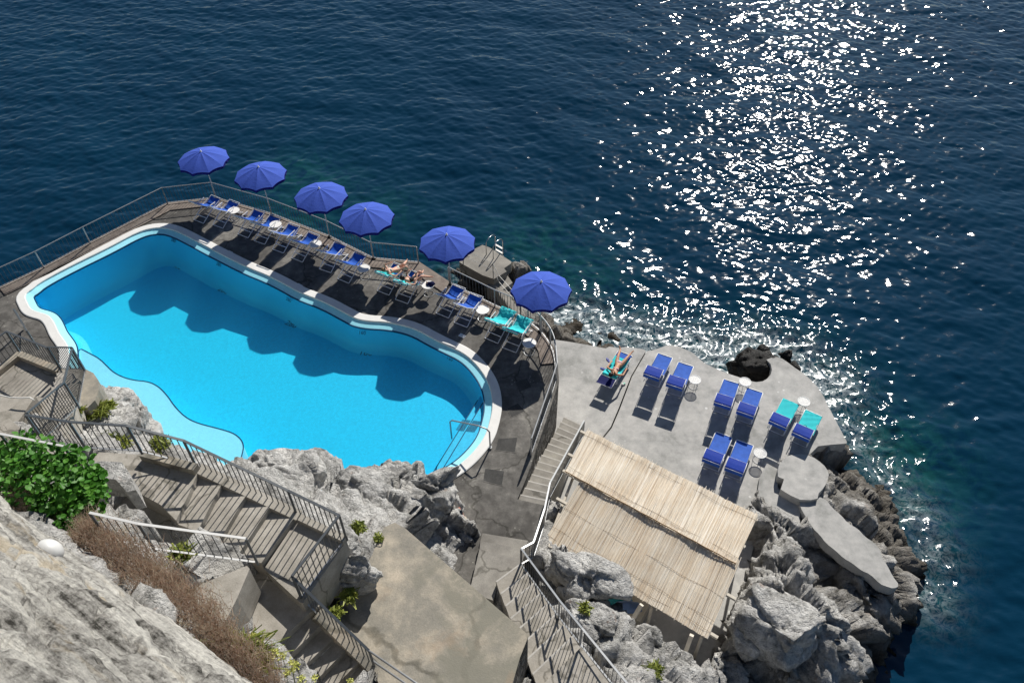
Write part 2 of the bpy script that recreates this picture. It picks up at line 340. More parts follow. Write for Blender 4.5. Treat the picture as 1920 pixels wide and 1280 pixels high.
chop=np.clip(1-cd_/3.8,0,1)
n1=perlin(np.stack([X.ravel()*.55,Y.ravel()*.55,X.ravel()*0],1)).reshape(X.shape)
near=chop>0.01
cz=np.zeros_like(X); idx=np.where(near); pp=np.stack([X[idx],Y[idx],0*X[idx]],1)
cz[idx]=(1-np.abs(perlin(pp*1.7))*2.2)*.10+perlin(pp*3.6)*.05
Z+=chop**.6*cz*1.4
shal=np.exp(-(cd_/2.6)**2)*.45
for (px,py,r,a) in [(545,335,2.6,.55),(600,352,2.4,.5),(700,400,2.6,.4),(560,400,3,.45),(1000,470,3.2,.5),(1080,520,2.6,.5),(1680,860,2.6,.7),(1700,930,2.2,.6),(960,640,4,.0)]:
    q=P(px,py,SEA); shal=np.maximum(shal,a*np.exp(-((X-q.x)**2+(Y-q.y)**2)/(r*r)))
me=gridmesh('sea',X,Y,Z+SEA); att_obj(me,'shallow',shal.ravel()); att_obj(me,'foam',np.exp(-(fo_.ravel()/1.35)**2)); att_obj(me,'chop',(chop*np.clip(.6+n1*2,0,1.3)).ravel())
o=bpy.data.objects.new('sea',me); col.objects.link(o); tag(o,'dark blue rippling sea with sun glitter','sea',kind='structure')
m,nt,b=newmat('sea_water',.04,.5); b.inputs['IOR'].default_value=1.333; p=pos(nt)
at=N(nt,'ShaderNodeAttribute',attribute_name='shallow'); ac=N(nt,'ShaderNodeAttribute',attribute_name='chop'); af=N(nt,'ShaderNodeAttribute',attribute_name='foam')
sh=math_(nt,'MULTIPLY',at.outputs['Fac'],mapr(nt,noise(nt,p,1.1,5,.65,1.2),.36,.60))
cl=mixc(nt,noise(nt,p,.12,3),(.0008,.019,.044),(.0015,.030,.062)); cl=mixc(nt,sh,cl,(.010,.085,.072))
fo=noise(nt,p,2.6,8,.78,2.5); fm=math_(nt,'MULTIPLY',math_(nt,'MULTIPLY',ac.outputs['Fac'],1.0),ramp(nt,fo,[(.47,(0,0,0)),(.58,(1,1,1))]),True)
fm2=math_(nt,'MULTIPLY',af.outputs['Fac'],ramp(nt,fo,[(.44,(0,0,0)),(.56,(1,1,1))]),True)  # whitens the shore water: foam, plus sun glitter on the chop painted as colour
cl=mixc(nt,math_(nt,'MULTIPLY',fm2,.75),cl,(.48,.54,.56)); L(nt,cl,b.inputs['Base Color']); L(nt,mapr(nt,fm2,0,1,.065,.5),b.inputs['Roughness'])
mp=nt.nodes.new('ShaderNodeMapping'); mp.inputs['Rotation'].default_value=(0,0,R_(-18)); mp.inputs['Scale'].default_value=(.62,1.25,1); L(nt,p,mp.inputs['Vector'])
h1=noise(nt,mp.outputs[0],5.0,2,.5,.3)
bp=bump(nt,b,h1,1.0,.012); L(nt,math_(nt,'ADD',.7,math_(nt,'MULTIPLY',ac.outputs['Fac'],2.2)),bp.inputs['Strength'])
M['sea']=m; o.data.materials.append(m)
# sea beyond, out to the horizon, as a frame round the detailed water
fr_=MB(); B=2500; x0,x1,y0,y1=xs[0],xs[-1],ys[0],ys[-1]
fr_.add([(-B,-B,SEA-.1),(B,-B,SEA-.1),(B,B,SEA-.1),(-B,B,SEA-.1),(x0,y0,SEA-.1),(x1,y0,SEA-.1),(x1,y1,SEA-.1),(x0,y1,SEA-.1)],[(0,1,5,4),(1,2,6,5),(2,3,7,6),(3,0,4,7)])
o=fr_.build('sea_beyond',m); tag(o,'open sea reaching to the horizon','sea',kind='structure')
# ------------------------------------------------ pool outline
WL=[(65,563),(62,556),(72,550),(87,537),(143,507),(213,473),(263,445.5),(290,438),(317,440),(360,462),(387,477),(457,513),(493,527),(523,542),(560,563),(600,577),(646,602),(662.5,611),(689,616),(726,617.6),(769,627),(806,648),(832.5,661),(865,676.6),(890,703),(905.6,731),(910,762.5),(905.6,787.5),(896,819),(874,847),(850,868),(827,881),(790,905),(700,925),(600,930),(480,930),(380,905),(270,860),(200,800),(155,730),(146.5,690),(145.6,657.5),(142.5,645),(135,634),(126,622.5),(120,609),(115,599),(106,589),(95,584),(83,581),(72,577)]
WZ=-.10
wl=smoothc(ccw(PL(WL,WZ)),2); NW=len(wl)
pool=empty('swimming_pool',P(500,680,0),0,'large free-form turquoise swimming pool with white stone coping','swimming pool')
def child(o,par):
    o.parent=par; o.matrix_parent_inverse=Matrix.Translation(-Vector(par.location)) @ Matrix.Identity(4) if par.rotation_euler.z==0 else par.matrix_world.inverted(); return o
def strip(a,b,z0,z1,uvw=1):
    n=len(a); mb=MB(); mb.v=[(p[0],p[1],z0) for p in a]+[(p[0],p[1],z1) for p in b]; mb.f=[(i,n+i,n+(i+1)%n,(i+1)%n) for i in range(n)]; mb.m=[0]*n; return mb
def rings(lst):
    n=len(lst[0][0]); mb=MB()
    for poly,z in lst: mb.v+=[(p[0],p[1],z) for p in poly]
    for k in range(len(lst)-1):
        mb.f+=[(k*n+i,(k+1)*n+i,(k+1)*n+(i+1)%n,k*n+(i+1)%n) for i in range(n)]
    mb.m=[0]*len(mb.f); return mb
ob1=offset(wl,.27); ob2=offset(wl,.62); ob0=offset(wl,-.03)
child(rings([(offset(wl,-.002),WZ-.2),(wl,WZ+.004),(ob1,-.015)]).build('painted_edge',M['pool_band'],smooth=False),pool)
child(rings([(ob1,-.02),(ob1,.035),(offset(wl,.29),.05),(offset(wl,.59),.05),(ob2,.035),(ob2,-.06)]).build('coping',M['coping']),pool)
child(rings([(offset(wl,.004),WZ+.012),(offset(wl,-.035),WZ+.012),(offset(wl,-.035),WZ-.05)]).build('waterline_stripe',M['pool_line']),pool)
def floorz(x,y):
    # deep at the left, shallow at the right
    a=P(250,600,0); b=P(850,780,0); d=(b-a); t=((x-a.x)*d.x+(y-a.y)*d.y)/d.length_squared; t=max(-.4,min(1.15,t)); return WZ-1.56+.70*max(0,t)
def ringz(off,fz): 
    q=offset(wl,off); return [(p[0],p[1],fz(p)) for p in q]
mb=MB(); lev=[(0,0.0),(-.03,.35),(-.06,.70),(-.12,.86),(-.24,.96),(-.40,1.0)]
for off,fr2 in lev:
    q=offset(wl,off); mb.v+=[(p[0],p[1],WZ-.02+(floorz(p[0],p[1])-WZ+.02)*fr2) for p in q]
for k in range(len(lev)-1): mb.f+=[(k*NW+i,k*NW+(i+1)%NW,(k+1)*NW+(i+1)%NW,(k+1)*NW+i) for i in range(NW)]
mb.m=[0]*len(mb.f); child(mb.build('basin_wall',M['pool_wall'],smooth=True),pool)
# floor triangulated
from mathutils.geometry import delaunay_2d_cdt
def cdt(outer,holes,z,inner_pts=[]):
    pts=[Vector((p[0],p[1])) for p in outer]; ed=[(i,(i+1)%len(outer)) for i in range(len(outer))]
    for h in holes:
        b=len(pts); pts+=[Vector((p[0],p[1])) for p in h]; ed+=[(b+i,b+(i+1)%len(h)) for i in range(len(h))]
    pts+=[Vector(p[:2]) for p in inner_pts]
    vo,_,fo,_,_,_=delaunay_2d_cdt(pts,ed,[],0,1e-5)
    fs=[]
    for f in fo:
        cx=sum(vo[i].x for i in f)/len(f); cy=sum(vo[i].y for i in f)/len(f); X_,Y_=np.array([cx]),np.array([cy])
        if inpoly(X_,Y_,outer)[0] and not any(inpoly(X_,Y_,h)[0] for h in holes): fs.append(f)
    mb=MB(); mb.add([(v.x,v.y,z(v.x,v.y) if callable(z) else z) for v in vo],fs); return mb
fl=offset(wl,-.40); bx=[p[0] for p in fl]; by=[p[1] for p in fl]; gp=[]
for x in np.arange(min(bx),max(bx),.8):
    for y in np.arange(min(by),max(by),.8):
        if inpoly(np.array([x]),np.array([y]),offset(wl,-.6))[0]: gp.append((x,y))
child(cdt(fl,[],floorz,gp).build('basin_floor',M['pool_floor'],smooth=True),pool)
wv=MB(); wv.prism([Vector((p[0],p[1],WZ)) for p in offset(wl,.02)],-2.55); o=child(wv.build('water',M['pool_water']),pool)
# shallow shelf
SH=[(146,651),(165,661),(186,672),(202,688),(212.5,698),(231,707.6),(252,713),(279,715.5),(297.5,725),(313,741),(327,762),(348,783),(372,794),(414,804.5),(438,812),(451.5,823),(457,836),(453,854),(445,880),(400,905),(270,850),(200,795),(160,730),(150,690)]
shf=smoothc(ccw(PL(SH,WZ-.16)),2)
mb=MB().prism(shf,-1.7); child(mb.build('shallow_shelf',[M['pool_shelf']]),pool)
child(rings([(offset(shf,.03),WZ-.155),(offset(shf,-.012),WZ-.153)]).build('shelf_stripe',M['pool_line']),pool)
# entry steps at the round end
st1=PL([(895,736),(802.5,884),(840,900),(905,860),(925,790),(922,735),(900,700)],WZ-.45); st2=PL([(905,748),(826,878),(850,900),(915,850),(930,780),(925,735),(905.5,715)],WZ-.2)
def clip_to(poly,z,lo):
    pts=[p for p in poly]; return pts
import itertools
def inter_poly(a_lo,a_hi,z,zb,name):
    # part of the basin lying on the coping side of the straight line a_lo-a_hi
    A=P(*a_lo,WZ);B_=P(*a_hi,WZ); q=offset(wl,-.01); keep=[]
    n=(B_-A); 
    side=lambda p:(n.x*(p[1]-A.y)-n.y*(p[0]-A.x))
    for i in range(len(q)):
        a=q[i];b=q[(i+1)%len(q)]; sa,sb=side(a),side(b)
        if sa<0: keep.append(Vector((a[0],a[1],z)))
        if (sa<0)!=(sb<0):
            t=sa/(sa-sb); keep.append(Vector((a[0]+(b[0]-a[0])*t,a[1]+(b[1]-a[1])*t,z)))
    return keep
k1=inter_poly((802.5,884),(895,736),WZ-.42,-1,'s'); k2=inter_poly((826,878),(905,748),WZ-.2,-1,'s')
child(MB().prism(ccw(k1),-1.5).build('pool_step',M['pool_step']),pool); child(MB().prism(ccw(k2),-1.5).build('pool_step',M['pool_step']),pool)
mb=MB()
for (a,b_),zz in (((802.5,884),(895,736)),-.42),(((826,878),(905,748)),-.2):
    mb.bar(P(*a,WZ)+Vector((0,0,zz+.006)),P(*b_,WZ)+Vector((0,0,zz+.006)),.03,.01)
child(mb.build('step_edge_stripe',M['pool_line']),pool)
mb=MB()
for i in range(9):
    t=i/8; a=Vector((872+t*16-14,785,0)); 
    for ox,oy,zz in((0,0,-.42),(20,2,-.2)):
        mb.bar(P(868+ox+t*14,786+oy+t*1.5,WZ+zz+.01),P(855+ox+t*14,806+oy+t*1.5,WZ+zz+.01),.018,.006)
child(mb.build('grip_strip',M['pool_line']),pool)
def text(s,loc,size,rz,mat,par,name='depth_number',rx=0,squash=1):
    cu=bpy.data.curves.new(name,'FONT'); cu.body=s; cu.size=size; cu.align_x='CENTER'; cu.align_y='CENTER'; cu.extrude=.002
    t=bpy.data.objects.new('t',cu); col.objects.link(t); bpy.context.view_layer.update(); dg=bpy.context.evaluated_depsgraph_get(); me=bpy.data.meshes.new_from_object(t.evaluated_get(dg)); bpy.data.objects.remove(t)
    o=bpy.data.objects.new(name,me); col.objects.link(o); me.materials.clear(); me.materials.append(mat)
    mt=Matrix.Translation(loc)@Matrix.Rotation(rz,4,'Z')@Matrix.Rotation(rx,4,'X')@Matrix.Scale(squash,4,Vector((0,1,0))); me.transform(mt); child(o,par); return o
def edgeang(px,py):
    q=P(px,py,0); i=min(range(NW),key=lambda k:(wl[k].x-q.x)**2+(wl[k].y-q.y)**2); a=wl[i-2];b=wl[(i+2)%NW]; d=a-b; return math.atan2(d.y,d.x)
for s,px,py in(('280',333,499),('280',419,545),('280',546,608),('160',686,662),('120',840,700)):
    q=P(px,py,-1.3); z=floorz(q.x,q.y); q=P(px,py,z+.02); text(s,q,.38,edgeang(px,py),M['pool_line'],pool)
for s,px,py in(('280',410,492),('280',541,558),('160',679,620),('120',843,668),('280',325,447)):
    q=P(px,py+4,WZ-.16); text(s,q,.2,edgeang(px,py),M['pool_line'],pool,rx=R_(60))
# handrail
A=P(847,822,WZ-.42); B_=P(919,838,.05)
rail=empty('pool_handrail',B_,0,'grey steel tube handrail over the pool entry steps','handrail')
pts=[A,A+Vector((0,0,.75)),A+Vector((.05,.02,.86)),P(903,792,.86),P(914,797,.84),P(920,806,.74),B_]
pts[3:6]=[A.lerp(B_,.72)+Vector((0,0,1.05)),A.lerp(B_,.93)+Vector((0,0,.98)),A.lerp(B_,1.0)+Vector((0,0,.84))]
pts[1]=A+Vector((0,0,.95)); pts[2]=A.lerp(B_,.06)+Vector((0,0,1.05))
child(MB().tube(pts,.028,8).build('rail_tube',M['metal_rail'],smooth=True),rail)
child(MB().lathe([(0,.01),(.07,.01),(.07,-.005)],12,B_).build('base_plate',M['metal_rail']),rail)
# ------------------------------------------------ decks
FEET=[(-120,607),(0,541.7),(83,503),(170,457),(315,383),(405,373),(510,403),(618,445),(700,486),(784.7,494),(843,532.6),(928,575),(976,595),(1013,621.5),(1035,652.5),(1041,681),(1043,712),(1034,742),(1015,797),(996,853)]
feet=[P(a,b,.02) for a,b in FEET]
dk_out=feet[:13]+smoothc(feet[12:17],2,False)[1:-1]+feet[16:]+PL([(980,898),(965,938),(1020,950),(1008,985),(985,1060),(985,1110),(880,1110),(700,990),(400,960),(140,860),(20,760),(-140,720)],0)
dko=[Vector((p.x,p.y,0)) for p in dk_out]
# push the rail-side border out a little so that posts stand on it
dko=ccw(dko); dkb=offset(dko,.10)
PZ=0.0
mb=cdt(dkb,[offset(wl,.60)],PZ); o=mb.build('pool_deck',M['deck']); tag(o,'dark weathered concrete deck round the pool','deck',kind='structure')
# retaining wall of the deck
n=len(dkb); mb=MB(); mb.v=[(p.x,p.y,-.002) for p in dkb]+[(p.x*1.0,p.y,-6.5) for p in offset(dko,.05)]; mb.f=[(i,n+i,n+(i+1)%n,(i+1)%n) for i in range(n)]; mb.m=[0]*n
o=mb.build('retaining_wall',M['rubble']); tag(o,'rough stone retaining wall under the pool deck edge','wall')
# kerb along the seaward edge
def kerb(ptsA,wd,h,name,label,mat):
    mb=MB(); a=[Vector((p.x,p.y,0)) for p in ptsA]; n=len(a); ins=[]
    for i in range(n):
        t=((a[min(i+1,n-1)]-a[i]).normalized()+(a[i]-a[max(i-1,0)]).normalized()).normalized(); ins.append(a[i]+Vector((t.y,-t.x,0))*wd)
    outs=[a[i]+(a[i]-ins[i]).normalized()*.085 for i in range(n)]
    mb.v=[(*p.xy,.004) for p in ins]+[(*p.xy,h) for p in ins]+[(*p.xy,h) for p in outs]+[(*p.xy,-.15) for p in outs]
    for k in range(3): mb.f+=[(k*n+i,k*n+i+1,(k+1)*n+i+1,(k+1)*n+i) for i in range(n-1)]
    mb.m=[0]*len(mb.f); o=mb.build(name,mat); tag(o,label,'kerb'); return o
kerb(feet[1:16],.55,.05,'deck_kerb','low brownish stone kerb along the seaward railing',M['kerb'])
# lower sun terrace
SD1=[(1160,652),(1175,650),(1205,654),(1211,657.5),(1183,705),(1160,765),(1145,800),(1125,825),(1080,830),(1050,900),(990,900),(1000,760),(1030,640),(1043,637),(1070,641),(1100,646),(1125,651),(1136,653),(1142,649.5)]
SD2=[(1213,658),(1225,656),(1240,651),(1249,647.5),(1260,647),(1275,650),(1300,662),(1320,680),(1340,690),(1368,701),(1389,708),(1406,714),(1418,716),(1430,714.5),(1438,710),(1445,702),(1447.5,693),(1445,682),(1437,674),(1446,670.5),(1457,669),(1466,671.7),(1477,679),(1489,688),(1505,699),(1520.6,711.6),(1533,725.6),(1542.5,739.7),(1551,757),(1568,790),(1588,828),(1587,831),(1559,833),(1534,836),(1500,870),(1450,930),(1420,990),(1405,1060),(1385,1140),(1330,1260),(1150,1190),(1030,1100),(1000,1000),(1030,880),(1085,832),(1127,827),(1147,802),(1162,767),(1185,706)]
sd1=ccw(PL(SD1,DK-.06)); sd2=ccw(PL(SD2,DK))
mb=MB(); mb.prism(sd1,-5.6); 
o=mb.build('sun_terrace',M['sundeck']); tag(o,'pale grey concrete sun terrace, lower left slab','deck',kind='structure')
bm=bmesh.new(); 
mb=MB(); mb.prism(sd2,-5.6); o=mb.build('sun_terrace',M['sundeck']); tag(o,'pale grey concrete sun terrace above the sea','deck',kind='structure')
KID=ccw(PL([(1470,898),(1459,893),(1458,882),(1461,871),(1468,861),(1478,854),(1490,851),(1503,851),(1515,853),(1527,858),(1537,865),(1546,873),(1552,882),(1554,890),(1552,899),(1548,908),(1542,917),(1535,924),(1533,934),(1520,937),(1500,936),(1482,928),(1464,917)],-2.15))
STR=smoothc(ccw(PL([(1500,934),(1535,930),(1551,938),(1560,951),(1578,966),(1590,981),(1608,990),(1622,1006),(1640,1017),(1650,1031),(1655,1047),(1664,1060),(1674,1080),(1687,1097),(1676,1103),(1660,1098),(1650,1094),(1632,1076),(1615,1069),(1598,1055),(1582,1046),(1566,1031),(1549,1018),(1536,1001),(1526,992),(1512,970),(1500,950)],-2.3)),1)
MID=PL([(1438,868),(1460,880),(1458,915),(1500,936),(1500,980),(1440,960),(1420,930),(1424,895)],-2.5)
for q,zb,nm,lb in((KID,-3.2,'rock_platform','rounded grey concrete platform among the rocks, with a square notch'),(STR,-2.75,'rock_platform','long narrow concrete platform running along the outer rocks'),(MID,-3.2,'rock_platform','small concrete step between sun terrace and round platform')):
    o=MB().prism(ccw(q),zb).build(nm,M['sundeck']); tag(o,lb,'platform',kind=None)
# ------------------------------------------------ stairs, landings
SL=[]   # (polygon, level) that rock must stay under
def slab(pts,z,zb,mat,name,label,cat,kind=None,bevel=True,level=True):
    q=ccw(PL(pts,z)); o=MB().prism(q,zb).build(name,mat); tag(o,label,cat,kind=kind)
    if level: SL.append((q,z-.12))
    return o
M['nosing']=concrete('pale_step_edge',[(.3,(.36,.34,.31)),(.7,(.55,.53,.49))],1,5,0,40,.3)  # paler strip along the step edges
def flight(a0,b0,a1,b1,n,zb,mat,label,par_label=None,thick=.75,nose=False):
    """steps between the edge a0-b0 and the edge a1-b1 (world points with their own z)"""
    root=empty('staircase',(a0+b0)/2,0,label,'stairs')
    for i in range(n):
        t0,t1=i/n,(i+1)/n; z=a0.z+(a1.z-a0.z)*(i+1)/(n+1); q=[a0.lerp(a1,t0),b0.lerp(b1,t0),b0.lerp(b1,t1),a0.lerp(a1,t1)]
        nz=random.uniform(-.008,.008)
        q0=[Vector((p.x,p.y,z+nz)) for p in q]; q=ccw(q0); st_=child(MB().prism(q,z-thick).build('step',mat),root)
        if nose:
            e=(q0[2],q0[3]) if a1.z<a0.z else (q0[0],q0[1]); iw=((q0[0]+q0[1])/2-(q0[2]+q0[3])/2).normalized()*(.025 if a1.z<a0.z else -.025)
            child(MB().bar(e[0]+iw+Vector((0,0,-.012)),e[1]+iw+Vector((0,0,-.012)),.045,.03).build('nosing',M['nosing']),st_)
        SL.append((q,z-.15))
    return root
slab([(163,846),(267,852),(372,882),(352,930),(330,975),(300,945),(262,925),(240,900),(225,870),(180,870),(60,856),(60,832)],6.1,4.6,M['stair'],'stair_landing','upper concrete landing behind the dark railing, beside the leafy bush','landing')
flight(P(372,882,6.1),P(330,975,6.1),P(559,970,5.2),P(493,1062,5.2),4,4,M['stair'],'wide concrete steps striped by railing shadows, between upper and middle landing')
slab([(559,970),(650,1013),(568,1130),(562,1128),(495,1066)],5.2,3.9,M['stair'],'stair_landing','middle concrete landing fenced on two sides above the grey boulders','landing')
slab([(455,1085),(490,1068),(530,1080),(600,1135),(578,1150),(500,1225),(405,1190)],4.8,3.6,M['stair'],'stair_landing','lower concrete landing in the shade of the middle landing','landing')
flight(P(578,1148,4.8),P(500,1222,4.8),P(706,1262,3.45),P(628,1345,3.45),5,2.6,M['stair'],'concrete steps leading down to the big terrace, striped by railing shadows')
slab([(350,1105),(400,1085),(463,1060),(468,1066),(445,1120),(415,1178),(370,1165),(330,1130)],6.0,4.9,M['stair'],'concrete_slab','triangular concrete slab with railing shadows beside the dry grass','slab')
slab([(165,868),(190,864),(228,866),(242,885),(255,918),(238,922),(217,898),(180,896)],7.25,6.55,M['rock_dry'],'stone_block','rough stone block overhanging a dark recess beside the bush','block',level=False)
slab([(250,912),(262,925),(300,945),(330,977),(345,1000),(350,1050),(215,1020),(185,975)],5.5,4.2,M['stair'],'concrete_apron','sloping concrete apron below the upper landing','slab')
slab([(-70,745),(0,694),(38,664),(114,696),(112,702),(92,748),(62,742),(0,800),(-80,850)],2.5,-.5,M['stair'],'stair_landing','pale concrete landing at the left edge striped by railing shadows','landing')
flight(P(114,699,2.6),P(160,701,2.6),P(60,828,6.0),P(110,840,6.0),13,2,M['stair'],'narrow concrete steps under crossing railing shadows at the left edge')
slab([(-90,735),(0,745),(62,742),(96,748),(80,790),(58,826),(0,845),(-90,900)],3.9,1,M['stair'],'concrete_slab','flat concrete floor between left landing and leafy bush, striped by shadows','slab')
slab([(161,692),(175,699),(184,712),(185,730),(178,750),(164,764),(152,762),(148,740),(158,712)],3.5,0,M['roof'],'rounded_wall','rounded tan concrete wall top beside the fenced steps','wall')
slab([(-70,815),(0,772),(17,768),(60,736),(66,742),(40,782),(14,815),(-60,870)],4.4,1,M['stair'],'concrete_wedge','wedge-shaped concrete ramp at the left edge with a white rope over it','ramp')
slab([(-60,835),(6,788),(18,784),(66,828),(118,838),(60,862),(-60,900)],6.05,3,M['stair'],'concrete_slab','flat concrete slab behind the leafy bush at the left edge','slab')
TERR=[(720,988),(740,979),(760,990),(990,1189),(989,1196),(975,1232),(955,1300),(930,1420),(760,1400),(703,1264),(664,1212),(625,1165),(650,1120),(680,1075),(700,1030)]
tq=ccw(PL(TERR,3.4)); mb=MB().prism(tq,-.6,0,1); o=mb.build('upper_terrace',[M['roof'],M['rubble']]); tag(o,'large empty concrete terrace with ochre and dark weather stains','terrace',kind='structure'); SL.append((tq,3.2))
# path rising from the pool deck
def stepq(lo,hi,z,zb=-1.2): 
    pass
root=empty('staircase',P(940,1020,0),0,'shallow concrete steps rising from the pool deck beside the railing','stairs')
PATH=[((905,999),(987,1013)),((901,1013),(984,1030)),((899,1029),(980,1048)),((900,1075),(975,1060))]
for k,(z,q) in enumerate([(.14,[(905,999),(990,1013),(985,1030),(901,1013)]),(.28,[(901,1013),(986,1030),(981,1049),(899,1029)]),(.42,[(899,1029),(981,1049),(975,1062),(935,1094),(925,1125),(880,1110)])]):
    w_=ccw(PL(q,z)); child(MB().prism(w_,-.8).build('step',M['path']),root); SL.append((w_,z-.2))
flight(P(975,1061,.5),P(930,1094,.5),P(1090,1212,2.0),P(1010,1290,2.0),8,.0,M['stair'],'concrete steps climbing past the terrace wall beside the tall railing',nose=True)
slab([(1090,1212),(1150,1290),(1200,1400),(960,1400),(1010,1290)],2.0,.2,M['stair'],'stair_landing','concrete landing at the head of the right-hand steps','landing')
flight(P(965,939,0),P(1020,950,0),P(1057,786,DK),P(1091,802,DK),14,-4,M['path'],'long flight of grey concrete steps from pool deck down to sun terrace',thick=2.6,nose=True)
# ------------------------------------------------ cliff rock
CP=[(200,735,.4),(245,757,.5),(285,790,.6),(312,838,.8),(345,868,1.0),(390,885,1.1),(450,872,.7),(190,765,2.0),(230,795,2.4),(268,830,3.2),(200,830,4.4),(150,800,4.3),(240,848,5.0),(330,872,4.0),(163,850,5.6),(267,858,5.6),(370,888,5.2),(460,935,4.3),(560,975,4.2),(650,1018,4.4),
(480,866,.5),(520,885,.9),(560,905,1.5),(600,892,.7),(640,885,.7),(700,888,.8),(760,888,.9),(820,888,.9),(842,905,.8),(845,940,.5),(600,935,2.3),(640,965,3.0),(680,930,1.7),(700,980,2.6),(730,960,2.1),(770,935,1.5),(800,930,1.2),(825,965,.7),(870,1010,.2),(892,1035,.0),(820,1010,.3),
(710,990,3.0),(685,1015,3.5),(670,1060,3.9),(685,1100,3.6),(645,1135,3.4),(610,1165,3.1),(600,1050,4.3),(450,1000,4.8),(300,930,4.9),(500,1150,4.2),(640,1230,2.6),(420,1085,6.0),(360,1055,6.9),(320,1060,7.2),(450,1050,6.9),(480,1062,6.6),(400,1050,7.1),(300,1020,7.3),(240,980,7.4),(200,1000,7.8),(250,1050,7.35),(275,1085,7.2),(300,1120,7.1),(350,1160,6.95),(400,1200,6.7),(480,1260,6.6),(0,900,8.0),(100,950,8.1),(-150,850,8.0),(560,1400,6.3),(350,1380,8),(0,1200,10),(-150,1000,9),(450,1110,5.4),(430,1170,4.6),
(950,1100,-.5),(1000,1150,.2),(1050,1250,1.0),(1100,1330,1.6),(830,1150,1.0),(900,1200,1.0),
(1015,1048,.6),(1045,1060,.7),(1065,1085,1.1),(1092,1062,.6),(1125,1072,.7),(1140,1112,.6),(1100,1130,1.5),(1150,1160,1.0),(1205,1182,.3),(1180,1230,1.3),(1250,1215,.1),(1285,1252,.1),(1330,1285,-.2),(1200,1290,1.5),(1110,1200,1.8),(1400,1420,.0),(1240,1400,1.6),
(1060,940,-3.2),(1150,1040,-3.2),(1250,1100,-3.2),(1300,1160,-3.2),(1200,1000,-3.4),(1300,1050,-3.4),
(1040,890,-1.6),(1045,950,-1.3),(1035,1000,-.6),(1068,880,-2.4),
(1400,945,-2.4),(1440,930,-2.0),(1480,945,-2.1),(1450,965,-1.5),(1490,995,-1.7),(1420,1000,-1.4),(1460,1030,-1.0),(1505,1040,-1.3),(1430,1080,-.8),(1480,1100,-.5),(1520,1085,-1.2),(1460,1160,-.4),(1540,1180,-.8),(1590,1165,-1.2),(1605,1205,-1.9),(1500,1230,-.7),(1405,1150,-1.1),(1385,1200,-1.5),(1360,1245,-1.0),(1425,1285,-2.9),(1480,1295,-3.0),(1560,1295,-3.2),(1500,1400,-4),(1400,1400,-3),
(1528,1000,-2.2),(1548,1024,-2.25),(1580,1052,-2.25),(1612,1076,-2.3),(1645,1100,-2.35),(1680,1108,-2.5),(1566,950,-2.3),(1598,975,-2.3),(1632,1005,-2.35),(1660,1040,-2.4),(1680,1075,-2.5),(1560,925,-2.4),(1562,893,-2.5),(1548,1068,-3.0),(1570,1110,-3.3),(1605,1145,-3.3),(1640,1115,-3.1),(1680,1145,-3.5),(1692,1180,-4.2),(1655,1235,-4.5),(1625,1295,-5.2),
(1570,890,-3.1),(1600,870,-3.8),(1620,925,-3.1),(1660,945,-3.9),(1650,990,-2.9),(1700,1000,-3.6),(1690,1060,-2.6),(1718,1090,-3.5),(1735,1040,-4.5),(1748,1090,-5.0),(1715,940,-5),(1640,860,-5.2),(1770,1000,-6.3),(1710,880,-6.6),(1722,1160,-5.2),(1700,1250,-6.2),(1580,848,-3.8),(1558,858,-3.0),(1530,860,-2.5),(1500,850,-2.7),
(1045,612,-4.6),(1080,622,-4.75),(1110,640,-4.4),(1060,632,-4.0),(1142,648,-4.6),(1120,600,-5.2),(1180,640,-5.2),(1040,580,-4.7),(1230,630,-5.8),(1330,660,-5.8),(1500,650,-6),(1400,600,-7),(1150,670,-4.5),
(962,512,-4.0),(975,540,-4.2),(985,592,-3.0),(950,582,-3.4),(1002,602,-3.2),(900,500,-4.9),(940,540,-4.0),(880,465,-6),(850,520,-5.6),(1020,560,-5.2),
(0,400,-7.5),(300,250,-7.5),(600,280,-7.5),(800,350,-7.5),(1000,400,-7.5),(1300,500,-7.5),(1700,600,-7.5),(1850,900,-7.5),(1850,1200,-7.5),(1750,1350,-7.5),(1850,400,-7.5),
(300,500,-3),(500,600,-3),(700,700,-3),(600,800,-2.5),(900,800,-2.2),(100,600,-3),(1000,700,-4),(200,420,-7),(420,350,-7),(650,440,-7),(60,480,-7),(-150,560,-7),(-200,700,-2),
(1200,750,-5.6),(1400,850,-4.6),(1500,760,-5.6),(1300,900,-4.4),(1100,750,-4.6),(1400,1050,-3.2)]
cw=[P(*c) for c in CP]; cx=np.array([p.x for p in cw]); cy=np.array([p.y for p in cw]); czv=np.array([p.z for p in cw])
D=np.hypot(cx[:,None]-cx,cy[:,None]-cy); A_=np.block([[-D+np.eye(len(cx))*.12,np.ones((len(cx),1))],[np.ones((1,len(cx))),np.zeros((1,1))]]); wt=np.linalg.solve(A_,np.append(czv,0))
gx=np.arange(-21,20.5,.085); gy=np.arange(3.5,33,.085); X,Y=np.meshgrid(gx,gy); Zt=np.full(X.shape,wt[-1])
for i in range(len(cx)): Zt-=wt[i]*np.hypot(X-cx[i],Y-cy[i])
pts=np.stack([X.ravel(),Y.ravel(),Zt.ravel()],1)
dzx=np.gradient(Zt,.085,axis=1); dzy=np.gradient(Zt,.085,axis=0); nm=np.stack([-dzx.ravel(),-dzy.ravel(),np.ones(X.size)],1); nm[:,:2]*=.8; nm/=np.linalg.norm(nm,axis=1)[:,None]
dv=rockdisp(pts*1.05,1.15); q=pts+nm*dv[:,None]
QX,QY,QZ=[q[:,i].reshape(X.shape) for i in range(3)]
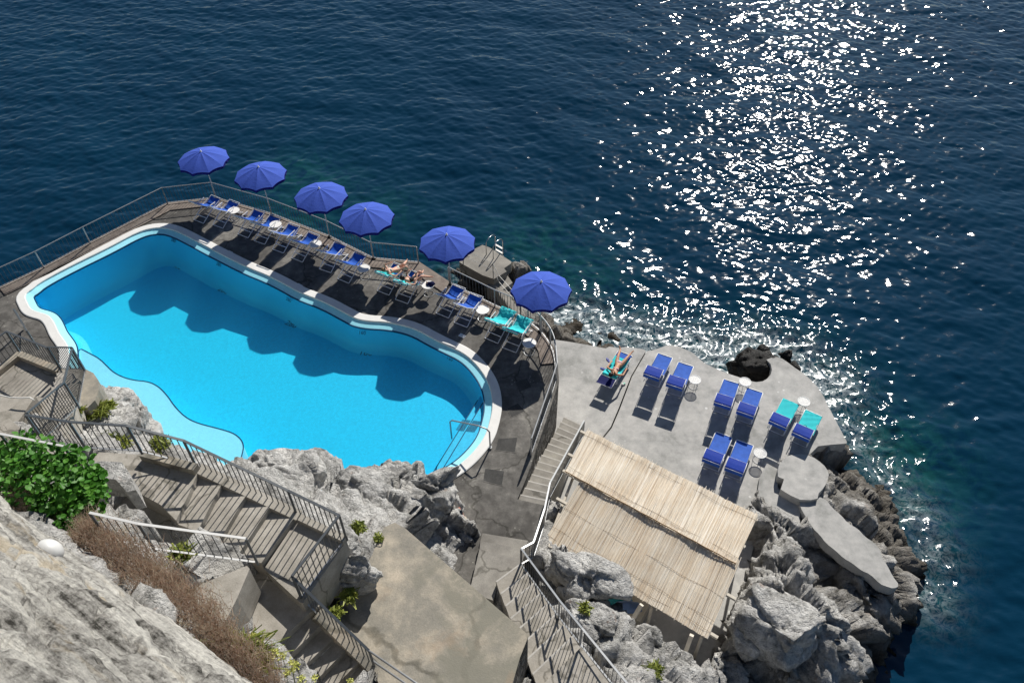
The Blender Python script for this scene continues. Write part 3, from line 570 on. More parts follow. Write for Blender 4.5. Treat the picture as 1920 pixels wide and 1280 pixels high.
vp=[(65,563),(72,550),(87,537),(143,507),(213,473),(263,445.5),(290,438),(317,440),(360,462),(457,513),(523,542),(600,577),(662,611),(726,617),(806,648),(865,676),(905,731),(905,787),(874,847),(827,879),(770,878),(700,874),(620,874),(560,866),(480,852),(440,853),(380,858),(345,846),(318,828),(290,795),(262,758),(235,742),(200,728),(175,700),(155,690),(146,667),(126,622),(95,584)]
clamps=list(SL)+[(PL(vp,WZ),-2.6),(sd1,DK-.3),(sd2[:],DK-.25),(KID,-2.3),(STR,-2.4),(MID,-2.65),
 (PL([(846,895),(852,925),(872,950),(888,985),(903,1010),(905,1040),(935,1090),(985,1055),(1020,948),(965,938),(996,853),(1043,712),(1013,621),(960,640),(935,740),(925,800),(880,875)],0),-.2),
 (PL([(-100,600),(0,545),(120,480),(60,560),(40,580),(70,605),(110,650),(125,672),(113,690),(38,660),(-60,720)],0),-.2)]
# only the visible part of the sun terrace is swept clean of rock
vis=PL([(1043,637),(1136,652),(1211,657),(1260,647),(1368,701),(1418,716),(1447,693),(1446,670),(1505,699),(1551,757),(1588,828),(1548,833),(1520,850),(1495,848),(1465,858),(1440,885),(1418,920),(1400,955),(1395,1000),(1398,1060),(1385,1120),(1340,1215,-1.2),(1342,1250,-.2),(1290,1224,.0),(1245,1204,.2),(1195,1162,.4),(1140,1117,.6),(1060,1050,.2),(1045,1025,-1),(1060,900),(1000,760),(1030,640)],DK)
clamps=[c for c in clamps if c[0] is not sd2 and not (len(c[0])==len(sd2) and c[1]==DK-.25)]+[(vis,DK-.3)]
for poly,z in clamps:
    ins=inpoly(QX,QY,poly); QZ[ins]=np.minimum(QZ[ins],z)
mask=(QZ>-7.2)
me=gridmesh('cliff_rock',QX,QY,QZ,mask); o=bpy.data.objects.new('cliff_rock',me); col.objects.link(o); me.materials.append(M['rock']); tag(o,'grey limestone cliff and shore rocks','rock',kind='structure')
# separate boulders
def boulder(px,py,z,sx,sy,sz,label,mat='rock',rz=0,seed=0,sub=5,amp=.42,name='boulder',cat='boulder'):
    bm=bmesh.new(); bmesh.ops.create_icosphere(bm,subdivisions=sub,radius=1); v=np.array([list(x.co) for x in bm.verts]); s=np.array([sx,sy,sz])/2
    w_=v*s; nn=v/np.linalg.norm(v,axis=1)[:,None]; k=min(sx,sy,sz)
    rr_=np.random.default_rng(seed+100)
    for _ in range(13):
        pn=rr_.normal(size=3)*np.array([1,1,.8]); pn/=np.linalg.norm(pn); lim=rr_.uniform(.56,.84); ex=v@pn-lim; v=v-np.where(ex>0,ex,0)[:,None]*pn*.93
    w_=v*s*1.18
    d=rockdisp(w_*(1.3/max(k,.3))**.5+seed*7.3,.36*k); w_=w_+nn*d[:,None]
    for x,c in zip(bm.verts,w_): x.co=c
    me=bpy.data.meshes.new(name); bm.to_mesh(me); bm.free(); me.polygons.foreach_set('use_smooth',[True]*len(me.polygons)); me.materials.append(M[mat])
    o=bpy.data.objects.new(name,me); col.objects.link(o); o.location=P(px,py,z); o.rotation_euler=(0,0,rz); tag(o,label,cat); return o
boulder(1410,690,-3.7,1.75,1.9,1.9,'big wet black rock in the round bite of the sun terrace','rock_black',.3,1)
boulder(1425,668,-4.2,1.0,1.0,1.1,'pointed wet black rock just behind the big black rock','rock_black',1,2,4)
boulder(1472,670,-4.1,.7,.8,.9,'small wet black rock off the tip of the sun terrace','rock_black',.5,3,4)
boulder(1489,690,-4.4,.7,.4,.6,'low black rock against the seaward edge of the sun terrace','rock_black',2,4,4)
boulder(968,515,-4.2,1.2,1.2,1.4,'brown shore rock beside the bathing platform','rock',0,5)
boulder(1072,618,-4.75,2.0,1.3,.9,'brown rock awash at the foot of the curved wall','rock',.4,6)
boulder(1128,634,-4.75,1.4,.9,.8,'brown rock awash beside the sunbather','rock',.1,7)
boulder(225,765,1.4,1.3,.9,1.1,'grey boulder at the pool shelf, topmost of the left rocks','rock_dry',.2,8)
boulder(255,800,1.6,2.0,1.5,1.6,'big pale boulder between the pool shelf and dark railing','rock_dry',-.3,9)
boulder(690,920,1.2,2.6,1.8,1.7,'big grey boulder at the pool edge in front of the terrace','rock_dry',.2,10)
boulder(800,915,1.0,2.7,1.5,1.6,'large fissured boulder nearest the pool coping','rock_dry',.35,11)
boulder(520,885,.7,2.6,1.5,1.3,'long pale boulder beside the pale end of the pool shelf','rock_dry',-.2,12)
boulder(655,1075,4.0,1.3,1.1,1.3,'rounded boulder between middle landing and terrace','rock_dry',.4,13)
boulder(640,1020,4.3,.9,.8,.8,'small pale boulder by the corner of the middle landing','rock_dry',.4,14)
boulder(1060,1068,.9,1.6,1.0,1.0,'pale ridged boulder at the lower corner of the reed roof','rock_dry',-.6,15)
boulder(1115,1085,1.0,1.7,1.3,1.2,'tall grey boulder overlapping the reed roof edge','rock_dry',-.6,16)
boulder(1125,1178,1.2,2.1,1.2,1.0,'broad ridged boulder beside the right-hand railing','rock_dry',-.5,17)
boulder(1208,1198,.2,1.2,.8,.8,'smooth grey boulder under the middle post of the reed roof','rock_dry',-.5,18)
#boulder(1500,1070,-1.2,1.3,1.2,1.3,'round knobbly boulder in front of the narrow platform','rock',.5,19)
boulder(1395,1190,-1.6,1.0,1.5,1.4,'rock at the right end of the reed roof','rock',.2,20)
boulder(1470,1180,-.9,2.3,2.2,1.6,'massive grey boulder in the lower right corner','rock',.6,21)
# ------------------------------------------------ fences
def fence(feet,h,label,mat,sp=.145,posts=None,botz=.1,rt=(.05,.02),bt=.010,name='railing',cat='railing',white=False,balusters=True,group=None,postw=.045,midrail=False,round_=False):
    root=empty(name,feet[0],0,label,cat,group); pts=[Vector(p) for p in feet]; up=Vector((0,0,h))
    mb=MB()
    if round_: mb.tube([p+up for p in pts],rt[0]/2,8)
    else:
        for a,b in zip(pts[:-1],pts[1:]): mb.bar(a+up,b+up,*rt)
    child(mb.build('top_rail',mat),root)
    mb=MB()
    for a,b in zip(pts[:-1],pts[1:]): mb.bar(a+Vector((0,0,botz)),b+Vector((0,0,botz)),.04,.012)
    child(mb.build('bottom_rail',M['metal_rail'] if not white else mat),root)
    pidx=range(len(pts)) if posts is None else posts
    for i in pidx:
        mb=MB().box(pts[i]+Vector((0,0,h/2-.012)),postw,postw,h-.024,.4); child(mb.build('post',mat if mat is not M['metal_white'] else M['metal_dark']),root)
    if balusters:
        me=MB().tube([(0,0,botz-.004),(0,0,h-.01)],bt,4,cap=False).build('baluster',M['metal_dark']); me0=me.data; bpy.data.objects.remove(me)
        lst=[]
        for a,b in zip(pts[:-1],pts[1:]):
            Ln=(b-a).length; n=max(1,int(round(Ln/sp)))
            for k in range(1,n): lst.append(a.lerp(b,k/n))
        lst.sort(key=lambda p:(p-Vector((0,0,CH))).length)
        for p in lst[:100]:
            o=bpy.data.objects.new('baluster',me0); col.objects.link(o); child(o,root); o.location=p
        if lst[100:]:
            mb=MB()
            for p in lst[100:]: mb.tube([p+Vector((0,0,botz-.004)),p+Vector((0,0,h-.01))],bt,4,cap=False)
            o=child(mb.build('baluster',M['metal_dark']),root); o['kind']='stuff'
    return root
PF=[p.copy() for p in feet]
fence(PF[0:5],.92,'long thin railing along the left side of the pool deck, seen against the sea',M['metal_rail'],sp=.16,round_=True,rt=(.045,.02))
fence(PF[4:10],.92,'thin railing between deck chairs and sea, carrying the parasol poles',M['metal_rail'],sp=.16,round_=True,rt=(.045,.02))
cur=[p for p in dk_out if False]
rt_=[PF[10]]+[PF[11],PF[12]]
fence(rt_,.92,'straight railing behind the bathing platform with a white top rail',M['metal_rail'],sp=.16,round_=True,rt=(.045,.02))
cv=[PF[12]]+smoothc(PF[12:17],2,False)[1:]
fence(cv,.92,'curved railing above the sun terrace by the turquoise towels',M['metal_rail'],sp=.13,round_=True,rt=(.05,.02),posts=[0,3,6,9,len(cv)-1])
fence([PF[16],PF[17],PF[18],PF[19]],.92,'straight dark railing on top of the rubble wall',M['metal_rail'],sp=.13,round_=True,rt=(.05,.02),posts=[1,3])
fence(PL([(84,829,6.1),(163,843,6.5),(267,850,6.4),(369,876,6.0),(557,966,5.2),(650,1012,5.2),(566,1123,5.1)],0),1.08,'dark steel railing stepping down above the pool rocks round the middle landing',M['metal_dark'],sp=.155,rt=(.06,.025),bt=.014,postw=.055)
fence(PL([(568,1126,4.95),(704,1256,3.45)],0),1.08,'dark steel railing sloping down to the big terrace',M['metal_dark'],sp=.155,rt=(.06,.025),bt=.014,postw=.055)
a=P(704,1256,3.45); b=P(940,1420,3.45)
r_=empty('handrail',a,0,'twin pipe handrail crossing the big terrace at the bottom edge','handrail'); child(MB().tube([a+Vector((0,0,1.08)),b+Vector((0,0,1.08))],.025,8).build('upper_rail',M['metal_rail'],smooth=True),r_); child(MB().tube([a+Vector((0,0,.55)),b+Vector((0,0,.55))],.025,8).build('lower_rail',M['metal_rail'],smooth=True),r_)
fence(PL([(-80,745,2.5),(0,692,2.5),(38,662,2.5),(114,693,2.6)],0),1.05,'dark railing with thick bars round the left landing',M['metal_dark'],sp=.15,rt=(.06,.025),bt=.014,postw=.06)
fence(PL([(115,694,2.75),(160,696,3.3)],0),1.1,'short dark railing panel in front of the white pool coping',M['metal_dark'],sp=.11,rt=(.05,.025),bt=.014,postw=.07)
fence(PL([(161,699,3.4),(149,765,4.6),(86,826,5.9)],0),1.1,'dark railing climbing beside the narrow left steps',M['metal_dark'],sp=.15,rt=(.06,.025),bt=.014,postw=.055)
fence(PL([(72,655,1.0),(46,612,.1)],0),.95,'dark railing panel leading from pool deck up to the left landing',M['metal_dark'],sp=.10,rt=(.05,.025),bt=.014,postw=.06)
fence(PL([(1093,817,-2.65),(1030,936,-.35),(1020,985,.1),(1000,1047,.4),(977,1060,.5)],0),.96,'grey railing running down beside the long flight of steps',M['metal_rail'],sp=.14,rt=(.05,.025),bt=.01)
fence(PL([(977,1060,.5),(1047,1158,1.5),(1087,1209,2.0),(1172,1315,2.1)],0),1.0,'grey railing climbing beside the rocks below the reed roof',M['metal_rail'],sp=.14,rt=(.05,.025),bt=.01)
fence(PL([(205,1013,8.0),(292,1033,7.85),(484,1058,7.3)],0),1.02,'railing with white top rail above the dry grass',M['metal_white'],sp=.17,rt=(.05,.02),bt=.011,white=True)
fence([P(-60,800,8.9)-Vector((0,0,1.0)),P(0,813,8.85)-Vector((0,0,1.0)),P(119,836,8.7)-Vector((0,0,1.0))],1.0,'white-topped railing half hidden behind the leafy bush',M['metal_white'],sp=.17,rt=(.05,.02),bt=.010,white=False)
# kerb stones beside the fence feet
def kerbbar(name,pts,w_,h_,label,mat,off=(0,0,0)):
    mb=MB(); p=[q+Vector(off) for q in PL(pts,0)]
    for a,b in zip(p[:-1],p[1:]): mb.bar(a,b,w_,h_)
    o=mb.build(name,mat); tag(o,label,'kerb'); return o
kerbbar('concrete_kerb',[(-70,750,2.58),(2,693,2.58),(38,664,2.58)],.22,.2,'concrete kerb under the railing at the left edge',M['roof'])
kerbbar('concrete_kerb',[(38,666,2.585),(113,696,2.68)],.22,.2,'concrete kerb between left landing and pool deck',M['roof'])
kerbbar('concrete_kerb',[(268,853,6.2),(369,880,6.2)],.2,.22,'tan concrete kerb along the upper landing',M['roof'])
kerbbar('concrete_kerb',[(372,882,5.98),(560,971,5.2)],.28,.3,'sloping concrete kerb beside the wide steps',M['stair'])
kerbbar('concrete_kerb',[(562,972,5.26),(648,1013,5.26)],.18,.2,'concrete kerb along the middle landing',M['stair'])
kerbbar('concrete_kerb',[(596,1150,4.75),(704,1258,3.5)],.3,.3,'sloping concrete kerb beside the terrace steps',M['roof'])
# ------------------------------------------------ near wall below the photographer
rows=[]; nu,nv=420,330
UU,VV=np.meshgrid(np.linspace(0,1,nu),np.linspace(0,1,nv))
def wallpt(u,v):
    bx,by=-260+u*1000, 738+u*1000*.735         # base line in the view, v=0
    tx,ty=-520+u*1300, 1500+u*500
    px=bx+(tx-bx)*v; py=by+(ty-by)*v; z=8.2+11.6*(v**.62)
    return P(px,py,z)
G=np.array([[list(wallpt(u,v)) for u in np.linspace(0,1,nu)] for v in np.linspace(0,1,nv)])
du=np.gradient(G,axis=1); dv_=np.gradient(G,axis=0); nn=np.cross(du.reshape(-1,3),dv_.reshape(-1,3)); nn/=np.linalg.norm(nn,axis=1)[:,None]; 
nn*=np.sign((nn*(np.array([0,0,22])-G.reshape(-1,3))).sum(1))[:,None]
g=G.reshape(-1,3); along=g@np.array([.84,-.54,0]); hh=g[:,2]
st=np.stack([along*.35,hh*1.5,g@np.array([.5,.8,0])],1)
st2=st*np.array([1,1,1.]); 
w1,w2,wp_=worley(np.stack([along*.32,hh*1.3,g@np.array([.5,.8,0])*1.3],1)+.4*np.stack([perlin(g*.8),perlin(g*.8+9),perlin(g*.8+19)],1)); w3,w4,wq=worley(np.stack([along*1.0,hh*4.4,g@np.array([.5,.8,0])*4.2],1)+.3*np.stack([perlin(g*2),perlin(g*2+9),perlin(g*2+19)],1))
dd=.14*wp_+.16*(np.minimum((w2-w1)*3,1)-.8)+.06*wq+.05*(np.minimum((w4-w3)*3,1)-.8)+.10*perlin(st*1.6)+.05*perlin(g*3.1)+.03*(1-np.abs(perlin(g*6.3))*2)
k_=np.clip((g[:,2]-8)/3,0.3,1); amp_=np.clip((21.5-g[:,2])/6,.25,1)
g2=g+nn*(dd*k_*amp_*1.4)[:,None]; G2=g2.reshape(G.shape)
me=gridmesh('cliff_wall',G2[:,:,0],G2[:,:,1],G2[:,:,2]); o=bpy.data.objects.new('cliff_wall',me); col.objects.link(o); tag(o,'steep rough pale stone wall in the bottom left corner, close to the viewer','wall')
m,nt,b=newmat('pale_wall_stone',.93,.15); p=pos(nt); mp=nt.nodes.new('ShaderNodeMapping'); mp.inputs['Rotation'].default_value=(0,0,R_(32.5)); L(nt,p,mp.inputs['Vector']); mp2=nt.nodes.new('ShaderNodeMapping'); mp2.inputs['Scale'].default_value=(.30,2.4,2.2); L(nt,mp.outputs[0],mp2.inputs['Vector'])
f1=noise(nt,mp2.outputs[0],1.5,8,.72,.5); f2=noise(nt,p,10,6,.7)
cl=ramp(nt,math_(nt,'ADD',math_(nt,'MULTIPLY',f1,.65),math_(nt,'MULTIPLY',f2,.35)),[(.38,(.06,.057,.05)),(.44,(.26,.25,.23)),(.51,(.48,.465,.43)),(.60,(.72,.70,.64))])
cl=mixc(nt,math_(nt,'MULTIPLY',ramp(nt,noise(nt,mp2.outputs[0],.8,4),[(.60,(0,0,0)),(.68,(1,1,1))]),.5),cl,(.55,.44,.28)); cl=mixc(nt,math_(nt,'MULTIPLY',ramp(nt,noise(nt,p,1.1,3),[(.70,(0,0,0)),(.73,(1,1,1))]),.7),cl,(.50,.22,.12))
L(nt,cl,b.inputs['Base Color']); bump(nt,b,math_(nt,'ADD',noise(nt,mp2.outputs[0],4,9,.78),math_(nt,'MULTIPLY',noise(nt,p,30,5,.7),.4)),1,.10); me.materials.append(m); M['wallstone']=m
# ------------------------------------------------ parasols
def make_parasol():
    root=empty('parasol',(0,0,0)); NR=10; R=1.14; H0=2.60; drop=.44
    child(MB().tube([(0,0,0),(0,0,1.25),(0,0,1.26),(0,0,H0)],[.024,.024,.019,.019],10).build('pole',M['alu_dark'],smooth=True),root)
    rows=[]; K=6; ang=[2*math.pi*(k/ (NR*K)) for k in range(NR*K+1)]
    def rim(a):
        k=(a/(2*math.pi)*NR)%1; s=math.cos(math.pi*(k-.5)); return 1-.075*abs(s)**.8, .03*s
    for t in [0.02,.12,.25,.4,.55,.7,.85,1.0]:
        row=[]
        for a in ang:
            f,dz=rim(a); rr=R*t*(1-(1-f)*t**1.6); z=H0-drop*(t**1.45)-.02*0+dz*t**2*1.2-.03*math.sin(math.pi*t)*math.sin(math.pi*((a/(2*math.pi)*NR)%1)); row.append((rr*math.cos(a),rr*math.sin(a),z))
        rows.append(row)
    c=MB().grid(rows).build('canopy',M['parasol']); 
    child(c,root)
    last=rows[-1]; v1=[]
    for i,p in enumerate(last):
        a=ang[i]; w_=1+.012*math.sin(i*2.3); v1.append((p[0]*1.012*w_,p[1]*1.012*w_,p[2]-.11-.012*math.sin(i*5.1)))
    child(MB().grid([last,v1]).build('valance',M['valance']),c)
    for k in range(NR):
        a=2*math.pi*k/NR; child(MB().tube([(.03*math.cos(a),.03*math.sin(a),H0-.03),(R*.5*math.cos(a),R*.5*math.sin(a),H0-.03-drop*.5**1.45),(R*.99*math.cos(a),R*.99*math.sin(a),H0-.012-drop)],.005,4).build('rib',M['alu']),c)
    child(MB().lathe([(0,.075),(.018,.07),(.03,.045),(.026,.02),(.045,.008),(.05,-.01)],12,(0,0,H0)).build('finial',M['plastic'],smooth=True),c)
    child(MB().lathe([(0,.09),(.045,.09),(.045,0),(.11,0),(.11,-.01)],12,(0,0,.02)).build('socket',M['metal_dark']),root)
    return root
pr=make_parasol()
for i,((px,py),lb) in enumerate(zip([(376,283),(484,312),(598,352),(684.7,391.5),(837.3,438.8),(1015,527)],['blue parasol farthest from the sun terrace, leftmost in the row','second blue parasol from the left, with torn fringe','third blue parasol from the left in the row','fourth blue parasol from the left, nearest the two sunbathing women on deck chairs','blue parasol beside the bathing platform and its ladder','blue parasol at the right end of the row, above the turquoise towels'])):
    o=pr if i==0 else copy_tree(pr); q=P(px,py,2.66); o.location=(q.x,q.y,0.03); o.rotation_euler=(0,0,R_([8,20,3,12,17,0][i])); tag(o,lb,'parasol','blue parasols along the seaward railing')
# ------------------------------------------------ deck chairs
def sheet(profile,x0,x1,nx=8,sag=0,wr=0,seed=0,thick=0):
    rows=[]; r2=random.Random(seed)
    ph=[r2.random()*6 for _ in range(6)]
    for i,(y,z) in enumerate(profile):
        rows.append([(x0+(x1-x0)*j/nx,y,z-sag*math.sin(math.pi*j/nx)+wr*(math.sin(j*1.3+i*.8+ph[0])+.7*math.sin(i*1.7-j*.6+ph[1])+.4*math.sin(j*2.9+i*2.1+ph[2]))) for j in range(nx+1)])
    return rows
def dense(prof,n=5):
    o=[]
    pts=[Vector((0,a,b)) for a,b in prof]; pts=smoothc(pts,2,False)
    return [(p.y,p.z) for p in pts]
def make_deckchair(towel=False,name='deck_chair'):
    root=empty(name,(0,0,0)); W=.33
    prof=dense([(0.0,.96),(.25,.72),(.52,.47),(.72,.36),(.92,.40),(1.16,.53)])
    for s in(-1,1):
        child(MB().tube([(s*W,-.03,.985),(s*W,.62,.42),(s*W,1.22,.02)],.019,6).build('leg',M['alu']),root)       # head to front foot
        child(MB().tube([(s*(W-.03),1.2,.56),(s*(W-.03),.62,.40),(s*(W-.03),-.12,.02)],.019,6).build('leg',M['alu']),root)
        child(MB().tube([(s*(W+.02),.22,.62),(s*(W+.02),.80,.64)],.022,6).build('armrest',M['white']),root)
        child(MB().tube([(s*(W+.02),.78,.62),(s*(W+.01),.55,.40)],.011,6).build('arm_support',M['alu']),root)
    for y,z,dw,n_ in((-.03,.985,0,'head_bar'),(1.2,.56,.03,'foot_bar'),(-.12,.02,.03,'cross_bar'),(.12,.165,.03,'cross_bar'),(1.2,.03,0,'cross_bar'),(.9,.23,0,'cross_bar')):
        child(MB().tube([(-W+dw,y,z),(W-dw,y,z)],.018,6).build(n_,M['alu']),root)
    child(MB().grid(sheet(prof,-W+.025,W-.025,6,.02)).build('sling',M['sling'],smooth=True),root)
    return root
def make_chair_towel(seed):
    prof=dense([(-.05,.93),(-.03,1.0),(.03,1.0),(.25,.76),(.52,.51),(.74,.405)] if seed<10 else [(-.05,.93),(-.03,1.0),(.03,1.0),(.25,.76),(.52,.51),(.72,.41),(.92,.45),(1.14,.57),(1.26,.60),(1.30,.48)]); rows=sheet(prof,-.34,.34,14,.0,.012,seed)
    return rows
dc=make_deckchair(); dct=None
CHS=[(364.6,380.7),(401,389.9),(449,407.4),(480,419.5),(515.6,435.6),(552,452),(605,472),(640,491),(716,513),(751,529),(829,555),(864,572.5),(923,602),(957,619.5)]
ds=['leftmost pair, left chair','leftmost pair, right chair']
nth=['first','second','third','fourth']
sd=0
CHW=[]
for i,(px,py) in enumerate(CHS):
    o=dc if i==0 else copy_tree(dc); q=P(px,py,.97); o.location=(q.x,q.y,.006); a=R_(61+random.uniform(-2.5,2.5)); o.rotation_euler=(0,0,a-math.pi/2); CHW.append((q,a))
    pr_=i//2; sd_='left' if i%2==0 else 'right'
    if pr_<4: lb=f'empty blue folding deck chair, {sd_} one of the {nth[pr_]} pair from the left'
    elif pr_==4: lb='folding deck chair carrying the woman in the light bikini' if i%2==0 else 'folding deck chair carrying the woman in the black swimsuit'
    elif pr_==5: lb=f'empty blue deck chair, {sd_} one of the pair between women and turquoise towels'
    else: lb=f'folding deck chair under a turquoise towel, {sd_} one of its pair'
    tag(o,lb,'deck chair','folding deck chairs along the pool')
    if pr_>=4 and pr_!=5:
        tw=MB().grid(make_chair_towel(i)).build('beach_towel',M['towel'],smooth=True); tw.location=o.location; tw.rotation_euler=o.rotation_euler
        so_=tw.modifiers.new('s','SOLIDIFY'); so_.thickness=.012
        tag(tw,{8:'turquoise towel under the woman in the light bikini',9:'turquoise towel under the woman in the black swimsuit',12:'crumpled turquoise towel on the left chair of the rightmost pair',13:'crumpled turquoise towel on the right chair of the rightmost pair'}[i],'towel','turquoise towels on deck chairs')
# ------------------------------------------------ side tables by the pool
def make_table(h,r,mat,name='side_table',mesh=False):
    root=empty(name,(0,0,0))
    top=MB(); 
    top.tube([(r*math.cos(a),r*math.sin(a),h) for a in [2*math.pi*k/28 for k in range(28)]],.014 if mesh else .01,6,closed=True)
    if mesh:
        tt=child(MB().lathe([(0,0),(r,0)],28,(0,0,h)).build('tabletop',M['meshtop']),root)
    else:
        tt=child(MB().lathe([(0,.004),(r*.96,.004),(r,-.006),(r*.96,-.016),(0,-.016)],28,(0,0,h)).build('tabletop',M['plastic']),root)
    child(top.build('rim',M['white'],smooth=True),tt)
    for k in range(3):
        a=2*math.pi*k/3+.4; child(MB().tube([(r*.8*math.cos(a),r*.8*math.sin(a),h-.012),(r*.8*math.cos(a),r*.8*math.sin(a),.01)],.009,6).build('leg',M['alu_dark']),root)
    child(MB().tube([(r*.8*math.cos(a),r*.8*math.sin(a),.012) for a in [2*math.pi*k/24 for k in range(24)]],.008,5,closed=True).build('foot_ring',M['alu_dark']),root)
    return root
m,nt,b=newmat('white_wire_mesh',.5,.3); b.inputs['Base Color'].default_value=(.78,.78,.76,1); t=nt.nodes.new('ShaderNodeBsdfTransparent'); mx=nt.nodes.new('ShaderNodeMixShader')
p=pos(nt); ck=nt.nodes.new('ShaderNodeTexChecker'); ck.inputs['Scale'].default_value=110; L(nt,p,ck.inputs['Vector']); L(nt,mapr(nt,ck.outputs['Fac'],0,1,.35,1.0),mx.inputs[0]); L(nt,t.outputs[0],mx.inputs[1]); L(nt,b.outputs[0],mx.inputs[2]); L(nt,mx.outputs[0],nt.nodes['Material Output'].inputs[0]); M['meshtop']=m
tb=make_table(.50,.255,M['plastic'])
TL_=['round white side table beside the first deck chair pair','round white side table between the second and third deck chair pairs','round white side table right of the third deck chair pair','round white side table left of the sunbathing women','round white side table holding the dark cloth, next to the sunbathing women','round white side table left of the turquoise towels','round white side table at the right end, beside the last turquoise towel']
for i,(px,py) in enumerate([(438,394.5),(516.5,420.5),(591.5,457),(682,503),(802.5,534),(905,580.5),(992.5,643)]):
    o=tb if i==0 else copy_tree(tb); q=P(px,py,.5); o.location=(q.x,q.y,.006); o.rotation_euler=(0,0,i*1.1); tag(o,TL_[i],'side table','round white tables by the pool')
# ------------------------------------------------ sun loungers
def make_lounger(bu=1.61,bz=.915):
    root=empty('sun_lounger',(0,0,0)); W=.325
    f=MB(); f.tube([(-W,1.12,.34),(-W,.03,.34),(-W+.03,0,.34),(W-.03,0,.34),(W,.03,.34),(W,1.12,.34)],.019,8); f.tube([(-W,1.1,.34),(W,1.1,.34)],.014,6); f.tube([(-W,1.12,.34),(-W,1.75,.33)],.016,6); f.tube([(W,1.12,.34),(W,1.75,.33)],.016,6); child(f.build('side_frame',M['white'],smooth=True),root)
    child(MB().grid(sheet([(.015+.1*i,.348-.02*math.sin(i/11*3.14)) for i in range(12)],-W+.01,W-.01,6,.015)).build('bed_mesh',M['bed'],smooth=True),root)
    b=MB(); b.tube([(-W+.02,1.12,.35),(-W+.02,bu-.03,bz-.03),(-W+.05,bu,bz),(W-.05,bu,bz),(W-.02,bu-.03,bz-.03),(W-.02,1.12,.35)],.016,8); bf=child(b.build('backrest_frame',M['white'],smooth=True),root)
    child(MB().grid(sheet([(1.12+(bu-.03-1.12)/10*i,.355+(bz-.03-.355)/10*i) for i in range(11)],-W+.03,W-.03,6,.015)).build('backrest_mesh',M['bed'],smooth=True),bf)
    for y,dy in((.28,-.06),(1.45,.06)):
        child(MB().tube([(-W+.03,y,.33),(-W+.03,y+dy,.03),(-W+.06,y+dy,.015),(W-.06,y+dy,.015),(W-.03,y+dy,.03),(W-.03,y,.33)],.015,6).build('leg',M['alu'],smooth=True),root)
    for s in(-1,1):
        child(MB().tube([(s*(W+.01),1.3,.56),(s*(W+.03),1.72,1.02),(s*(W+.02),1.45,1.06)] if bz>.8 else [(s*(W+.01),1.6,.52),(s*(W+.02),1.85,.5)],.01,5).build('sunshade_arm',M['white']),root)
    return root
def make_shade(root,navy=False):
    W=.34
    if not navy:
        pr_=[(1.46,1.03),(1.50,1.07),(1.70,1.06),(1.90,1.035),(1.96,1.0)]
    else:
        pr_=[(1.80,.62),(1.95,.60),(2.10,.58),(2.25,.57)]
    f=MB(); f.tube([(-W,a,b) for a,b in pr_[:5]],.011,5); f.tube([(W,a,b) for a,b in pr_[:5]],.011,5); f.tube([(-W,pr_[0][0],pr_[0][1]),(W,pr_[0][0],pr_[0][1])],.009,5); f.tube([(-W,pr_[min(4,len(pr_)-1)][0],pr_[min(4,len(pr_)-1)][1]),(W,pr_[min(4,len(pr_)-1)][0],pr_[min(4,len(pr_)-1)][1])],.009,5)
    if navy:
        f.tube([(-W,1.62,.58),(-W,1.8,.60)],.011,5); f.tube([(W,1.62,.58),(W,1.8,.60)],.011,5)
    sh=child(MB().grid(sheet(pr_ if navy else pr_,-W+.008,W-.008,6,.01)).build('sunshade',M['flapnavy'] if navy else M['flap']),root)
    child(f.build('sunshade_frame',M['white'],smooth=True),sh)
    if not navy: child(MB().grid(sheet([(1.965,1.0),(1.985,.93),(1.99,.86)],-W+.008,W-.008,6,0)).build('sunshade_lip',M['bed']),sh)
LG=[((1159,655.6),(1186.4,665.8)),((1233.5,661.9),(1261.4,671.2)),((1272.7,678.5),(1300,687.1)),((1356.9,710.5),(1386.3,719.6)),((1400.5,726.3),(1430.6,736.5)),((1467.6,747),(1498.7,760.2)),((1510,767.3),(1540.7,780.5)),((1342.7,809),(1372.7,820.2)),((1381.2,823.8),(1413,835.4))]
LL=['sun lounger with navy sunshade folded down, under the sunbather with flip-flops beside her','empty blue sun lounger nearest the sunbather','empty blue sun lounger with a round table at its right, second from the sunbather','empty blue sun lounger, left of the pair nearest the big black rock','empty blue sun lounger, right of the pair nearest the big black rock','sun lounger under a smooth turquoise towel, near the sea edge','sun lounger with turquoise towel and dark bag, closest to the outer rocks','empty blue sun lounger closest to the reed roof, left of its pair','empty blue sun lounger near the round platform, right of the pair by the roof']
lg=make_lounger(); lg2=make_lounger(1.66,.60); make_shade(lg); make_shade(lg2,True)
LW=[]
for i,(a,b) in enumerate(LG):
    A=P(*a,DK+.34); B_=P(*b,DK+.34); z0=DK+.004 if i else DK-.055
    o=lg2 if i==0 else (lg if i==1 else copy_tree(lg)); c=(A+B_)/2; d=(B_-A).normalized(); ang=math.atan2(d.y,d.x)
    o.location=(c.x,c.y,z0); 
    # local +X runs along the foot edge, local -Y would run to the head: flip so that head lies towards the viewer
    o.rotation_euler=(0,0,ang+math.pi); tag(o,LL[i],'sun lounger','sun loungers on the sea terrace'); LW.append(o)
def lx(o,x,y,z): 
    return Matrix.Translation(o.location)@Matrix.Rotation(o.rotation_euler.z,4,'Z')@Vector((x,y,z))
def towel_on(o,prof,label,seed,x0=-.33,x1=.33,wr=.007):
    tw=MB().grid(sheet(dense(prof),x0,x1,14,0,wr,seed)).build('beach_towel',M['towel'],smooth=True); tw.location=o.location; tw.rotation_euler=o.rotation_euler; s=tw.modifiers.new('s','SOLIDIFY'); s.thickness=.01
    tag(tw,label,'towel','turquoise towels on sun loungers'); return tw
